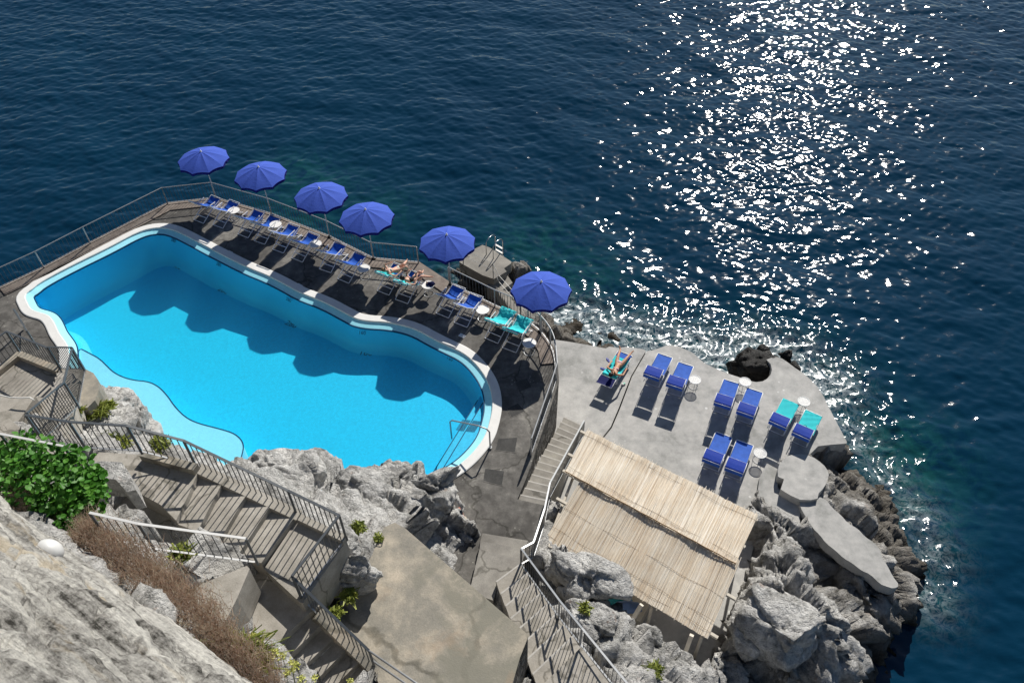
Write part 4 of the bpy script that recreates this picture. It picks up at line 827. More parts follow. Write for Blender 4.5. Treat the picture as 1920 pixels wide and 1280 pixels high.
towel_on(LW[0],[(.35,.375),(.8,.365),(1.12,.375),(1.35,.49),(1.60,.60),(1.68,.635),(1.72,.52)],'turquoise towel under the sunbather on the sun terrace',3,-.32,.32)
towel_on(LW[5],[(-.03,.25),(-.02,.372),(.03,.375),(.5,.36),(1.1,.37),(1.35,.63),(1.5,.80)],'smooth turquoise towel covering the empty lounger near the sea edge',4)
towel_on(LW[6],[(.04,.375),(.3,.37),(.6,.36),(1.1,.37),(1.35,.63),(1.5,.80)],'creased turquoise towel with the dark bag on it',9,-.36,.31,.012)
tm=make_table(.42,.235,M['white'],mesh=True)
for i,((px,py),lb) in enumerate(zip([(1303,711.5),(1397,715.5),(1507.2,752.5),(1425.3,849.2)],['round white mesh table right of the two loungers nearest the sunbather','round white mesh table at the rim of the black rock bite','round white mesh table behind the two turquoise towel loungers','round white mesh table beside the round platform'])):
    o=tm if i==0 else copy_tree(tm); q=P(px,py,DK+.42); o.location=(q.x,q.y,DK+.004); o.rotation_euler=(0,0,i*.9); tag(o,lb,'side table','round white tables on the sun terrace')
# ------------------------------------------------ people
def person(label,J,edges,rad,mat,hairmat,hair,extra,name='person'):
    """J: joint name -> world point; edges: bones; rad: joint -> skin radius"""
    O=J['pelvis'].copy(); names=list(J); idx={n:i for i,n in enumerate(names)}
    me=bpy.data.meshes.new(name); me.from_pydata([J[n]-O for n in names],[(idx[a],idx[b]) for a,b in edges],[]); o=bpy.data.objects.new(name,me); col.objects.link(o); o.location=O
    md=o.modifiers.new('skin','SKIN'); md.use_smooth_shade=True
    for n in names:
        sv=me.skin_vertices[0].data[idx[n]]; sv.radius=(rad[n],rad[n])
        sv.use_root=(n=='pelvis')
    sb=o.modifiers.new('sub','SUBSURF'); sb.levels=2; sb.render_levels=2
    dg=bpy.context.evaluated_depsgraph_get(); dg.update(); m2=bpy.data.meshes.new_from_object(o.evaluated_get(dg)); o.modifiers.clear(); o.data=m2; m2.materials.clear(); m2.materials.append(mat); m2.polygons.foreach_set('use_smooth',[True]*len(m2.polygons))
    tag(o,label,'person')
    hb=bmesh.new(); bmesh.ops.create_icosphere(hb,subdivisions=3,radius=1)
    ctr,sc3=hair
    for v in hb.verts: v.co=Vector((v.co.x*sc3[0],v.co.y*sc3[1],v.co.z*sc3[2]))*(1+.05*math.sin(v.co.x*9+v.co.y*7))+(ctr-O)
    hm=bpy.data.meshes.new('hair'); hb.to_mesh(hm); hb.free(); hm.materials.append(hairmat); hm.polygons.foreach_set('use_smooth',[True]*len(hm.polygons)); h=bpy.data.objects.new('hair',hm); col.objects.link(h); h.parent=o
    for nm,mb,mt in extra:
        mb.v=[tuple(Vector(v)-O) for v in mb.v]; e=mb.build(nm,mt,smooth=True); e.parent=o
    return o
def body(J):
    """adds neck, chest, feet, hands and fingers; returns edges and radii"""
    E=[]; Rr={}
    def j(n,p,r): J[n]=p; Rr[n]=r
    for n,r in(('pelvis',.105),('waist',.088),('chest',.105),('neck',.045),('head',.085),('crown',.075),('shl',.05),('shr',.05),('ell',.036),('elr',.036),('wrl',.025),('wrr',.025),('hil',.085),('hir',.085),('knl',.055),('knr',.055),('anl',.034),('anr',.034),('tol',.022),('tor',.022)): Rr[n]=r
    E=[('pelvis','waist'),('waist','chest'),('chest','neck'),('neck','head'),('head','crown'),('chest','shl'),('shl','ell'),('ell','wrl'),('chest','shr'),('shr','elr'),('elr','wrr'),('pelvis','hil'),('hil','knl'),('knl','anl'),('anl','tol'),('pelvis','hir'),('hir','knr'),('knr','anr'),('anr','tor')]
    # thigh and calf bulges, heel, nose
    for s in 'lr':
        j('th'+s,J['hi'+s].lerp(J['kn'+s],.4),.078); j('ca'+s,J['kn'+s].lerp(J['an'+s],.35),.05); 
        E.remove(('hi'+s,'kn'+s)); E.remove(('kn'+s,'an'+s)); E+=[('hi'+s,'th'+s),('th'+s,'kn'+s),('kn'+s,'ca'+s),('ca'+s,'an'+s)]
        d=(J['wr'+s]-J['el'+s]).normalized(); side=d.cross(Vector((0,0,1))); side=side.normalized() if side.length>.1 else Vector((1,0,0)); up=side.cross(d).normalized()
        pm=J['wr'+s]+d*.07; j('pa'+s,pm,.026); E.append(('wr'+s,'pa'+s))
        for k,(off,ln) in enumerate(((-.027,.065),(-.009,.078),(.009,.072),(.026,.055))):
            a=pm+d*.025+side*off; j(f'f{k}a'+s,a,.0095); j(f'f{k}b'+s,a+d*ln*.55-up*.006,.0085); j(f'f{k}c'+s,a+d*ln-up*.024,.007); E+=[('pa'+s,f'f{k}a'+s),(f'f{k}a'+s,f'f{k}b'+s),(f'f{k}b'+s,f'f{k}c'+s)]
        a=J['wr'+s]+d*.035-side*.036; j('tha'+s,a,.010); j('thb'+s,a+d*.035-side*.022,.008); E+=[('wr'+s,'tha'+s),('tha'+s,'thb'+s)]
    for k in Rr:
        if k[0] not in 'f' and k not in('head','crown'): Rr[k]*=1.14
    return E,Rr
def faceup(J,upv=Vector((0,0,1))):
    ax=(J['crown']-J['neck']).normalized(); f=(upv-ax*upv.dot(ax)).normalized(); s=ax.cross(f); c=J['head'].lerp(J['crown'],.25); return c,ax,f,s
def face_parts(J,mat,glasses=True):
    c,ax,f,s=faceup(J); out=[]
    out.append(('nose',MB().tube([c+f*.082+ax*.012,c+f*.104-ax*.014,c+f*.09-ax*.024],[.007,.012,.009],6),mat))
    out.append(('lips',MB().tube([c+f*.084-ax*.045-s*.022,c+f*.091-ax*.047,c+f*.084-ax*.045+s*.022],[.003,.008,.003],6),M['lips']))
    for q in(-1,1): out.append(('ear',MB().tube([c+s*q*.083+ax*.015,c+s*q*.092-ax*.002,c+s*q*.083-ax*.022],[.006,.012,.006],6),mat))
    if glasses: out.append(('sunglasses',MB().tube([c+f*.076+ax*.02-s*.066,c+f*.094+ax*.02-s*.034,c+f*.098+ax*.022,c+f*.094+ax*.02+s*.034,c+f*.076+ax*.02+s*.066],[.006,.022,.006,.022,.006],8),M['black']))
    else:
        for q in(-1,1): out.append(('eye',MB().lathe([(0,.010),(.008,.006),(.011,-.004)],8,c+f*.082+ax*.018+s*q*.032),M['black']))
    return out
M['lips']=plain('lips',(.42,.13,.11),.5,.3)
def bik(J,mat,onep=False):
    up=Vector((0,0,1)); out=[]; pe,wa,ch=J['pelvis'],J['waist'],J['chest']; ax=(ch-pe).normalized(); n=(up-ax*up.dot(ax)).normalized(); s=ax.cross(n)
    mb=MB(); mb.tube([J['hil'].lerp(J['thl'],.15)+n*.012,pe+n*.03-ax*.02,J['hir'].lerp(J['thr'],.15)+n*.012],[.088,.10,.088],12); mb.tube([pe-ax*.10+n*.0,pe+ax*.03+n*.012],[.06,.102],12); out.append(('bikini_bottom' if not onep else 'swimsuit',mb,mat))
    if onep:
        mb.tube([pe+ax*.0+n*.012,wa+n*.012,ch+n*.016,ch+ax*.09+n*.01],[.108,.102,.118,.06],14)
    mb=MB()
    for q in(-1,1): mb.lathe([(0,.055),(.03,.048),(.055,.022),(.064,-.02)],12,ch+n*.075+s*q*.068)
    out.append(('bikini_top' if not onep else 'swimsuit_cup',mb,mat))
    mb=MB().tube([ch+n*.09-s*.05,J['neck']+n*.02-s*.03],.006,5).tube([ch+n*.09+s*.05,J['neck']+n*.02+s*.03],.006,5); out.append(('strap',mb,mat))
    return out
M['bikini_light']=plain('bikini_pale_grey',(.55,.56,.50),.8,.2); M['bikini_mix']=plain('bikini_pink_white',(.70,.45,.50),.8,.2,var=.5,scale=30)
def mk(d): return {k:P(*v) for k,v in d.items()}
# woman in the light bikini
J=mk(dict(pelvis=(745,505,.60),waist=(738.5,506.5,.66),chest=(730,508,.80),neck=(724,507.5,.93),head=(720.5,506,1.0),crown=(717.5,504,1.04),
 shl=(724.5,502,.86),ell=(720,497,1.0),wrl=(730,493.5,1.1),shr=(729,514.5,.84),elr=(742.5,518,.70),wrr=(751.5,510,.74),
 hil=(747.5,501.5,.60),hir=(750,508.5,.60),knl=(757.5,495.5,.78),knr=(762,500,.90),anl=(762,489.5,.62),anr=(765,506,.55),tol=(764.5,485.5,.66),tor=(769,507,.50)))
E_,R2=body(J); o=person('woman in a light bikini on a towelled deck chair, arm bent over her head',J,E_,R2,M['skin_pale'],M['hairlt'],(J['head'].lerp(J['crown'],.6)-Vector((0,0,.025)),(.098,.098,.085)),bik(J,M['bikini_light'])+face_parts(J,M['skin_pale']))
J=mk(dict(pelvis=(780,521,.62),waist=(773.5,524,.68),chest=(766,526,.82),neck=(759.5,524.5,.96),head=(756,521.5,1.04),crown=(753,518.5,1.10),
 shl=(762.5,516.5,.88),ell=(762,511.5,.98),wrl=(766,508.5,1.05),shr=(760.5,532,.86),elr=(778,533.5,.72),wrr=(782,518,.86),
 hil=(781,515,.62),hir=(785,525,.62),knl=(787,509,.80),knr=(791,517.5,.78),anl=(791.5,512,.50),anr=(807,519,.42),tol=(794,506,.50),tor=(813,519.5,.48)))
E_,R2=body(J); o=person('dark-haired woman in a black swimsuit lying on a towelled deck chair, hand on her knee',J,E_,R2,M['skin_pale'],M['hair'],(J['head'].lerp(J['crown'],.6)-Vector((0,0,.02)),(.112,.112,.10)),bik(J,M['black'],True)+face_parts(J,M['skin_pale']))
z=DK
J=mk(dict(pelvis=(1160.5,681.5,z+.44),waist=(1157.5,687.5,z+.46),chest=(1154,694,z+.58),neck=(1149.8,697.8,z+.68),head=(1147.2,699.5,z+.75),crown=(1145,702,z+.78),
 shl=(1146.5,694,z+.64),ell=(1138.5,688.5,z+.50),wrl=(1145.5,679.5,z+.44),shr=(1155,702.5,z+.66),elr=(1168,703.5,z+.50),wrr=(1173.5,694,z+.44),
 hil=(1156,679.5,z+.44),hir=(1165.5,683.5,z+.44),knl=(1159,667,z+.50),knr=(1175,671.5,z+.48),anl=(1163.5,655,z+.43),anr=(1183,662,z+.42),tol=(1160.8,648,z+.50),tor=(1188.5,657,z+.46)))
E_,R2=body(J); 
for k in R2: R2[k]*=1.0
o=person('tanned woman in a bikini lying on the sun terrace lounger, arms and legs spread',J,E_,R2,M['skin_tan'],M['hair'],(J['head'].lerp(J['crown'],.8)-Vector((0,0,.02)),(.098,.098,.095)),bik(J,M['bikini_mix'])+face_parts(J,M['skin_tan']))
# ------------------------------------------------ small belongings
def blob(name,loc,s,mat,label,cat,seed=0,amp=.25,sub=3,fl=1):
    bm=bmesh.new(); bmesh.ops.create_icosphere(bm,subdivisions=sub,radius=1); v=np.array([list(x.co) for x in bm.verts]); d=perlin(v*1.9+seed*3.1)*amp*1.6+perlin(v*4.3+seed)*amp*.6
    for x,c,q in zip(bm.verts,v,d): x.co=((c[0]*(1+q))*s[0],(c[1]*(1+q))*s[1],max(-.35,c[2]*(1+q))*s[2])
    me=bpy.data.meshes.new(name); bm.to_mesh(me); bm.free(); me.materials.append(mat); me.polygons.foreach_set('use_smooth',[True]*len(me.polygons)); o=bpy.data.objects.new(name,me); col.objects.link(o); o.location=loc; tag(o,label,cat); return o
q=P(808,533,.52); blob('crumpled_cloth',q,(.15,.11,.10),M['navytowel'],'dark navy cloth heaped on the side table by the women','cloth',2,.6)
q=P(800.5,530,.52); blob('small_bottle',q,(.03,.03,.07),plain('tan_leather',(.35,.18,.07)),'small tan pouch on the side table by the women','pouch',4,.3)
q=lx(LW[6],.05,1.02,.40); b_=blob('beach_bag',q,(.13,.10,.10),M['black'],'dark bag lying on the creased turquoise towel','bag',5,.4)
hd=MB().tube([(-.08,0,.05),(-.07,.02,.15),(0,.03,.18),(.07,.02,.15),(.08,0,.05)],.008,6).build('handle',M['black']); hd.parent=b_
def flipflop(px,py,rz,label):
    root=empty('flip_flop',P(px,py,DK-.058),rz,label,'flip-flop','flip-flops beside the sunbather'); n=16
    prof=[(.045*math.sin(a)*(1+.25*math.cos(a)),.13*math.cos(a)) for a in [2*math.pi*k/n for k in range(n)]]
    s_=MB().prism([Vector((x,y,.022)) for x,y in prof],0).build('sole',plain('flipflop_blue',(.03,.05,.35))); s_.parent=root
    t_=MB().tube([(-.038,-.02,.02),(-.02,.03,.055),(0,.07,.024)],.006,5).tube([(.038,-.02,.02),(.02,.03,.055),(0,.07,.024)],.006,5).build('strap',M['plastic']); t_.parent=root
flipflop(1140,675,.4,'blue flip-flop lying beside the sunbather, nearer her feet'); flipflop(1131,691.5,1.1,'blue flip-flop lying beside the sunbather, nearer her head')
bx=empty('sun_cream_box',P(1169,720.5,DK-.055),.5,'small white and green carton on the ground beside the lounger','carton'); 
q=MB().box((0,0,.03),.15,.08,.06).build('carton_body',M['plastic']); q.parent=bx; q=MB().box((.03,0,.063),.08,.07,.008).build('lid',plain('mint_plastic',(.25,.6,.45))); q.parent=bx
# skimmer lids and hatches in the deck
for i,((px,py),lb) in enumerate(zip([(345,431),(430.5,473.5),(561,535.5),(688,593),(866.5,629.5)],['white skimmer lid in the deck nearest the pool corner','white skimmer lid behind the second deck chair pair','white skimmer lid behind the fourth deck chair pair','white skimmer lid behind the two women','white skimmer lid near the turquoise towels'])):
    an=edgeang(px,py); rt=empty('skimmer_lid',P(px,py,.006),an,lb,'lid','white skimmer lids along the pool'); q=MB().box((0,0,.006),.26,.17,.012).build('lid_plate',M['plastic']); q.parent=rt; q=MB().tube([(-.06,0,.014),(-.05,0,.02),(.05,0,.02),(.06,0,.014)],.006,5).build('grip',M['alu_dark']); q.parent=rt
mh=concrete('hatch_concrete',[(.3,(.035,.035,.034)),(.6,(.075,.073,.07)),(.75,(.15,.145,.135))],2,5,0,40,.6)
for q,lb in(([(935,822),(970,820),(965,847),(929,842)],'dark square hatch in the deck beside the handrail'),([(910,878),(945,883),(941,909),(906,900)],'dark square hatch with pale splashes nearest the long steps'),([(966.5,715.6),(988,709),(996,725),(974,734)],'dark square hatch under the last parasol shadow'),([(952,765),(971,756),(984,770),(959,781)],'dark hatch at the edge of the last parasol shadow')):
    rt=empty('hatch_cover',P(q[0][0],q[0][1],0),0,lb,'hatch','hatch covers in the pool deck'); pl=ccw(PL(q,.012)); child(MB().prism(pl,-.02).build('cover_plate',mh),rt); fr0=offset(pl,.05); 
    n=len(pl); mb=MB(); mb.v=[(p.x,p.y,.008) for p in pl]+[(p.x,p.y,.008) for p in fr0]; mb.f=[(n+i,n+(i+1)%n,(i+1)%n,i) for i in range(n)]; mb.m=[0]*n; child(mb.build('cover_frame',M['deck']),rt)
rt=empty('painted_board',P(862,968,.3),0,'small broken board painted red and white leaning by the rocks','board')
child(MB().prism(ccw(PL([(856,952),(862,950),(868,961),(872,972),(868,979),(862,970)],.34)),.28).build('red_piece',plain('faded_red_paint',(.50,.17,.11))),rt); child(MB().prism(ccw(PL([(868,966),(874,968),(878,978),(872,986),(866,979)],.33)),.27).build('pale_piece',plain('pale_plaster',(.52,.46,.38))),rt); child(MB().prism(ccw(PL([(853,960),(858,964),(863,974),(858,972)],.33)),.27).build('white_piece',M['plastic']),rt)
# ------------------------------------------------ bathing platform and ladder
bp_=empty('bathing_platform',P(905,500,-3.1),0,'grey concrete bathing platform standing in the sea, stepped down on one side','platform')
child(MB().prism(ccw(PL([(866,487),(885,469),(904.5,459),(918,464),(959,490.5),(958,494),(945,503),(950,509),(926,523),(905,516),(869,496),(861,491)],-3.05)),-3.6).build('platform_slab',M['path']),bp_)
child(MB().prism(ccw(PL([(926,523),(948,511),(961,530),(935,548),(912,535)],-3.45)),-4.6).build('lower_step',M['path']),bp_)
child(MB().prism(ccw(PL([(872,492),(886,475),(918,470),(950,492),(935,512),(905,512)],-3.6)),-6).build('pier',M['rock']),bp_)
ld=empty('swim_ladder',P(925,470,-3.05),0,'chrome swimming ladder with two hoops on the bathing platform','ladder')
for (a,b) in(((912,477),(929,463)),((925,485),(943,471))):
    A=P(*a,-3.05);B_=P(*b,-3.2); u=Vector((0,0,1)); pts=[A,A+u*.55]+[A.lerp(B_,.5)+u*.62+(A-B_)*.5*math.cos(t)+u*.28*math.sin(t) for t in np.linspace(.25,math.pi-.25,7)]+[B_+u*.62,B_-u*1.6]
    child(MB().tube(pts,.025,8).build('side_rail',M['steel'],smooth=True),ld)
for k in range(4):
    a=P(929,463,-3.2);b=P(943,471,-3.2); u=Vector((0,0,1)); child(MB().bar(a+u*(.15-.3*k),b+u*(.15-.3*k),.1,.03).build('rung',M['plastic']),ld)
hr=empty('rope_handrail',P(924,523,-3.05),0,'thin white rope handrail on dark posts leading down to the bathing platform','handrail')
pp_=[P(976,592,.0),P(936,543,-3.4),P(925,521,-3.05),P(869,494,-3.05)]
for q in pp_[1:]: child(MB().tube([q,q+Vector((0,0,.92))],.02,6).build('post',M['metal_dark']),hr)
for h in(.5,.9):
    child(MB().tube([pp_[0]+Vector((0,0,h)),pp_[1]+Vector((0,0,h)),pp_[2]+Vector((0,0,h)),pp_[3]+Vector((0,0,h))],.012,5).build('rope',M['rope']),hr)
flight(P(968,588,-.4),P(990,604,-.4),P(930,546,-3.3),P(952,556,-3.3),9,-6,M['path'],'rough steps dropping from the pool deck gate to the bathing platform',thick=2.2)
# ------------------------------------------------ reed roof
m,nt,b=newmat('dry_reed',.75,.2); at=N(nt,'ShaderNodeAttribute',attribute_name='tone'); p=pos(nt)
cl=ramp(nt,at.outputs['Fac'],[(0,(.45,.37,.28)),(.25,(.72,.63,.51)),(.6,(.84,.77,.66)),(1,(.90,.86,.79))]); cl=mixc(nt,.35,cl,ramp(nt,noise(nt,p,1.3,5,.6),[(.35,(.30,.26,.27)),(.65,(.75,.74,.70))]),'OVERLAY'); L(nt,cl,b.inputs['Base Color'])
t=nt.nodes.new('ShaderNodeBsdfTranslucent'); L(nt,cl,t.inputs[0]); mx=nt.nodes.new('ShaderNodeMixShader'); mx.inputs[0].default_value=.12; L(nt,b.outputs[0],mx.inputs[1]); L(nt,t.outputs[0],mx.inputs[2]); L(nt,mx.outputs[0],nt.nodes['Material Output'].inputs[0]); M['reed']=m
M['timber']=plain('pale_timber',(.58,.53,.45),.8,.2,var=.2,scale=9); M['cane']=plain('brown_cane',(.22,.13,.06),.6,.3,var=.3,scale=12)
roof=empty('reed_roof',P(1200,1000,DK),0,'pitched reed mat sunshade roof on timber beams over the sun terrace','canopy')
def reedmat(TL,TR,BR,BL,n,seed,ext0=.04,ext1=.03,zoff=0):
    r2=random.Random(seed); v=[];f=[];tone=[]; S=5
    wd=(TR-TL).length/n
    for i in range(n):
        for lay in range(1):
            t=(i+.5)/n; a=TL.lerp(TR,t); b_=BL.lerp(BR,t); d=(b_-a).normalized(); a=a-d*(r2.uniform(0,ext0)+(.10 if r2.random()<.03 else 0)); b_=b_+d*(r2.uniform(0,ext1)+(.06 if r2.random()<.05 else 0))
            s=(TR-TL).normalized(); tn=min(1,max(0,.55+r2.gauss(0,.20)+.07*math.sin(i*.11+seed))); hw=wd*r2.uniform(.5,.75); lift=r2.uniform(0,.012)+zoff; sk=r2.gauss(0,.012)
            base=len(v)
            for k in range(S+1):
                q=a.lerp(b_,k/S)+s*sk*(k/S-.5); z=-.03*math.sin(math.pi*((k/S*2)%1.0))*.6+lift+.008*math.sin(i*.9+k*2+seed)+.018*math.sin(i*.045+k*.9+seed)
                v+=[(q-s*hw+Vector((0,0,z-.006))),(q+Vector((0,0,z+.006))),(q+s*hw+Vector((0,0,z-.006)))]; tone+=[tn]*3
            for k in range(S):
                o_=base+k*3; f+=[(o_,o_+1,o_+4,o_+3),(o_+1,o_+2,o_+5,o_+4)]
    mb=MB(); mb.add(v,f); return mb,tone
def mat_obj(c,n,seed,name,label=None):
    mb,tone=reedmat(*c,n,seed); o=mb.build(name,M['reed']); att_obj(o.data,'tone',tone); child(o,roof)
    if label: o['label']=label
    A4=[q+Vector((0,0,-.035)) for q in c]; n_=12; u=child(MB().grid([[A4[0].lerp(A4[1],j/n_).lerp(A4[3].lerp(A4[2],j/n_),i/n_)+Vector((0,0,-.02*math.sin(math.pi*((i/n_*2)%1)))) for j in range(n_+1)] for i in range(n_+1)]).build('backing_sheet',M['reed']),o); att_obj(u.data,'tone',[.3]*len(u.data.vertices))
    return o
tc=(P(1101,806,-.42),P(1421,966,-.42),P(1379,1057,-.235),P(1059,884,-.235)); lc=(P(1092,893,-.262),P(1388,1052,-.262),P(1327,1196,-.62),P(1021,1013,-.62))
mat_obj(tc,430,1,'reed_mat','upper reed mat'); mat_obj(lc,410,2,'reed_mat','lower reed mat')
def across(c,t,e0=0,e1=0,dz=0):
    a=c[0].lerp(c[3],t);b_=c[1].lerp(c[2],t); d=(b_-a).normalized(); return a-d*e0+Vector((0,0,dz)),b_+d*e1+Vector((0,0,dz))
for c,ts in((tc,(.12,.88)),(lc,(.5,.80,.92))):
    for t in ts:
        a,b_=across(c,t,0,0,.012); pts=[a.lerp(b_,k/24)+Vector((0,0,.012*math.sin(k*1.1+t*9)))+(c[3]-c[0]).normalized()*.02*math.sin(k*.9+t*20) for k in range(25)]
        child(MB().tube(pts,.0045,4).build('tie_wire',M['cane']),roof)
a,b_=across(tc,1.0,.0,.02,.03); pts=[a.lerp(b_,k/30)+Vector((0,0,.01*math.sin(k*1.7))) for k in range(31)]; child(MB().tube(pts,.02,6).build('cane_pole',M['cane'],smooth=True),roof)
BM=[]
for c,t,e0,e1 in((tc,.06,.22,.05),(tc,.62,.22,.05),(lc,.42,.40,.30),(lc,.92,.05,.25),(tc,.97,.1,.1)):
    a,b_=across(c,t,e0,e1,-.10); BM.append((a,b_)); child(MB().bar(a,b_,.09,.10).build('beam',M['timber']),roof)
for t in(.02,.35,.68,.97):
    a=tc[0].lerp(tc[1],t)+Vector((0,0,-.20)); b_=lc[3].lerp(lc[2],t)+Vector((0,0,-.20)); child(MB().bar(a,a.lerp(b_,.46)+Vector((0,0,.1)),.08,.1).build('rafter',M['timber']),roof); child(MB().bar(a.lerp(b_,.46)+Vector((0,0,.1)),b_,.08,.1).build('rafter',M['timber']),roof)
    for q in (a,a.lerp(b_,.985)):
        child(MB().tube([q+Vector((0,0,-.05)),Vector((q.x,q.y,DK-.4))],.055,8).build('post',M['timber'],smooth=True),roof)
for (a,b_) in ((P(1032,1022,-.55),P(1022,1040,-1.2)),(P(1203,1133,-.6),P(1188,1158,-1.0)),(P(1297,1190,-.6),P(1284,1225,-1.2))):
    child(MB().bar(a,b_+(b_-a)*.3,.12,.12).build('strut',M['timber']),roof)
q=P(1176,1138,-1.4); blob('clothes_heap',q,(.45,.2,.14),plain('denim_blue',(.10,.16,.30)),'blue cloth heap in the shade at the lower edge of the reed roof','cloth',7,.4)
q=P(1160,1125,-1.7); blob('clothes_heap',q,(.40,.22,.16),plain('teal_cloth',(.02,.22,.25)),'teal towel heap in the shade under the reed roof edge','cloth',9,.5)
q=MB().box(P(1165,1135,DK+.3),1.6,.8,.9,-.55).build('storage_chest',M['timber']); tag(q,'wooden storage chest in the shade under the reed roof edge','chest')
# ------------------------------------------------ plants
def leafmat(name,stops,trans=.3):
    m,nt,b=newmat(name,.5,.35); at=N(nt,'ShaderNodeAttribute',attribute_name='tone'); cl=ramp(nt,at.outputs['Fac'],stops); L(nt,cl,b.inputs['Base Color']); t=nt.nodes.new('ShaderNodeBsdfTranslucent'); L(nt,cl,t.inputs[0]); mx=nt.nodes.new('ShaderNodeMixShader'); mx.inputs[0].default_value=trans; L(nt,b.outputs[0],mx.inputs[1]); L(nt,t.outputs[0],mx.inputs[2]); L(nt,mx.outputs[0],nt.nodes['Material Output'].inputs[0]); return m
M['leaf']=leafmat('shiny_green_leaf',[(0,(.025,.09,.008)),(.5,(.06,.21,.018)),(1,(.15,.36,.05))]); M['fennel']=leafmat('yellow_green_foliage',[(0,(.09,.13,.02)),(.5,(.26,.31,.05)),(1,(.50,.52,.12))]); M['grass']=leafmat('dry_pinkish_grass',[(0,(.22,.16,.10)),(.35,(.42,.30,.22)),(.7,(.58,.43,.34)),(1,(.68,.62,.48))],.5); M['umbel']=leafmat('yellow_umbels',[(0,(.40,.42,.08)),(1,(.68,.68,.22))],.2)
M['stem']=plain('plant_stem',(.16,.17,.05),.7,.2)
def leaves(n,place,size,seed,mat,name,parent=None,flat=.6,shape='round',segs=1):
    r2=random.Random(seed); v=[];f=[];tone=[]
    for i in range(n):
        c=place(r2); s=size*r2.uniform(.6,1.25); a=r2.uniform(0,6.28); nrm=Vector((r2.gauss(0,1)*flat,r2.gauss(0,1)*flat,1)).normalized(); d=Vector((math.cos(a),math.sin(a),0)); d=(d-nrm*d.dot(nrm)).normalized(); w_=nrm.cross(d); base=len(v); tn=min(1,max(0,r2.gauss(.5,.25)))
        prof=[(0,0),(.25,.40),(.6,.46),(.88,.26),(1,0)] if shape=='round' else [(0,0),(.3,.10),(.7,.09),(1,0)]
        lo=[c+d*s*(x-.5)-w_*s*y+nrm*s*.10*y for x,y in prof]; hi=[c+d*s*(x-.5)+w_*s*y+nrm*s*.10*y for x,y in prof[1:-1]]; mid=[c+d*s*(x-.5)-nrm*s*.04 for x,y in prof[1:-1]]
        v+=lo+hi+mid; tone+=[tn]*(len(lo)+len(hi)+len(mid))
        L0,L1,L2,L3,L4=[base+k for k in range(5)]; H1,H2,H3=[base+5+k for k in range(3)]; M1,M2,M3=[base+8+k for k in range(3)]
        f+=[(L0,L1,M1),(L0,M1,H1),(L1,L2,M2,M1),(M1,M2,H2,H1),(L2,L3,M3,M2),(M2,M3,H3,H2),(L3,L4,M3),(M3,L4,H3)]
    mb=MB().add(v,f); o=mb.build(name,mat); att_obj(o.data,'tone',tone)
    if parent: child(o,parent)
    return o
bush=empty('leafy_shrub',P(90,930,8.0),0,'bright green round-leaved shrub growing at the foot of the pale wall','shrub')
BC=[(40,850,8.35,.5),(90,865,8.5,.55),(130,880,8.5,.5),(60,900,8.5,.6),(110,915,8.5,.6),(150,920,8.4,.5),(30,890,8.4,.5),(140,955,8.3,.45),(165,940,8.3,.4),(100,945,8.3,.4),(150,985,8.2,.35),(170,900,8.35,.3),(20,868,8.4,.35),(0,880,8.3,.4),(-40,860,8.3,.6),(60,935,8.2,.3)]
bcw=[(P(a,b,z_),r) for a,b,z_,r in BC]
def pb(r2):
    c,r=r2.choice(bcw); th=r2.uniform(0,6.28); ph=math.acos(r2.uniform(-.2,1)); rr=r*(r2.uniform(.45,1.12)); return c+Vector((rr*math.cos(th)*math.sin(ph),rr*math.sin(th)*math.sin(ph),rr*.75*math.cos(ph)))
leaves(3400,pb,.125,3,M['leaf'],'foliage',bush,.55)
mb=MB()
for c,r in bcw:
    for k in range(3): mb.tube([c-Vector((0,0,r*.9)),c+Vector((random.uniform(-r,r)*.6,random.uniform(-r,r)*.6,r*.3))],.012,4)
child(mb.build('stem',M['stem']),bush)
# dry grass strip
def strip_pt(r2,pts,wid,z):
    k=r2.randrange(len(pts)-1); a=pts[k];b_=pts[k+1]; t=r2.random(); px=a[0]+(b_[0]-a[0])*t; py=a[1]+(b_[1]-a[1])*t; w_=wid[k]+(wid[k+1]-wid[k])*t
    s=r2.gauss(0,.48)*w_; zz=z[k]+(z[k+1]-z[k])*t; return P(px+s*.6,py-s*.8,zz)
def grass(n,pts,wid,z,h,seed,name,label,mat):
    r2=random.Random(seed); v=[];f=[];tone=[]
    for i in range(n):
        c=strip_pt(r2,pts,wid,z); tn=min(1,max(0,r2.gauss(.5,.28))); hh=h*r2.uniform(.5,1.3); lean=Vector((r2.gauss(0,.35),r2.gauss(0,.35),1)).normalized(); s=Vector((r2.gauss(0,1),r2.gauss(0,1),0)).normalized()*.005; top=c+lean*hh; base=len(v)
        v+=[c-s,c+s,c.lerp(top,.6)+s*.8,c.lerp(top,.6)-s*.8,top]; tone+=[tn]*5; f+=[(base,base+1,base+2,base+3),(base+3,base+2,base+4)]
        for k in range(3):
            q=c.lerp(top,r2.uniform(.55,1))+Vector((r2.gauss(0,.025),r2.gauss(0,.025),r2.gauss(0,.01))); e=.009*r2.uniform(.6,1.5); b2=len(v); v+=[q+Vector((-e,0,0)),q+Vector((e*.5,e,e)),q+Vector((e*.5,-e,0))]; tone+=[min(1,tn+.25)]*3; f.append((b2,b2+1,b2+2))
    o=MB().add(v,f).build(name,mat); att_obj(o.data,'tone',tone); tag(o,label,'grass',kind='stuff'); return o
grass(7500,[(150,990),(230,1040),(300,1090),(370,1150),(430,1215),(520,1300)],[34,48,42,46,48,50],[8.35,8.3,8.2,8.0,7.75,7.4],.34,4,'dry_grass','brown pinkish dry grass growing along the foot of the pale wall',M['grass'])
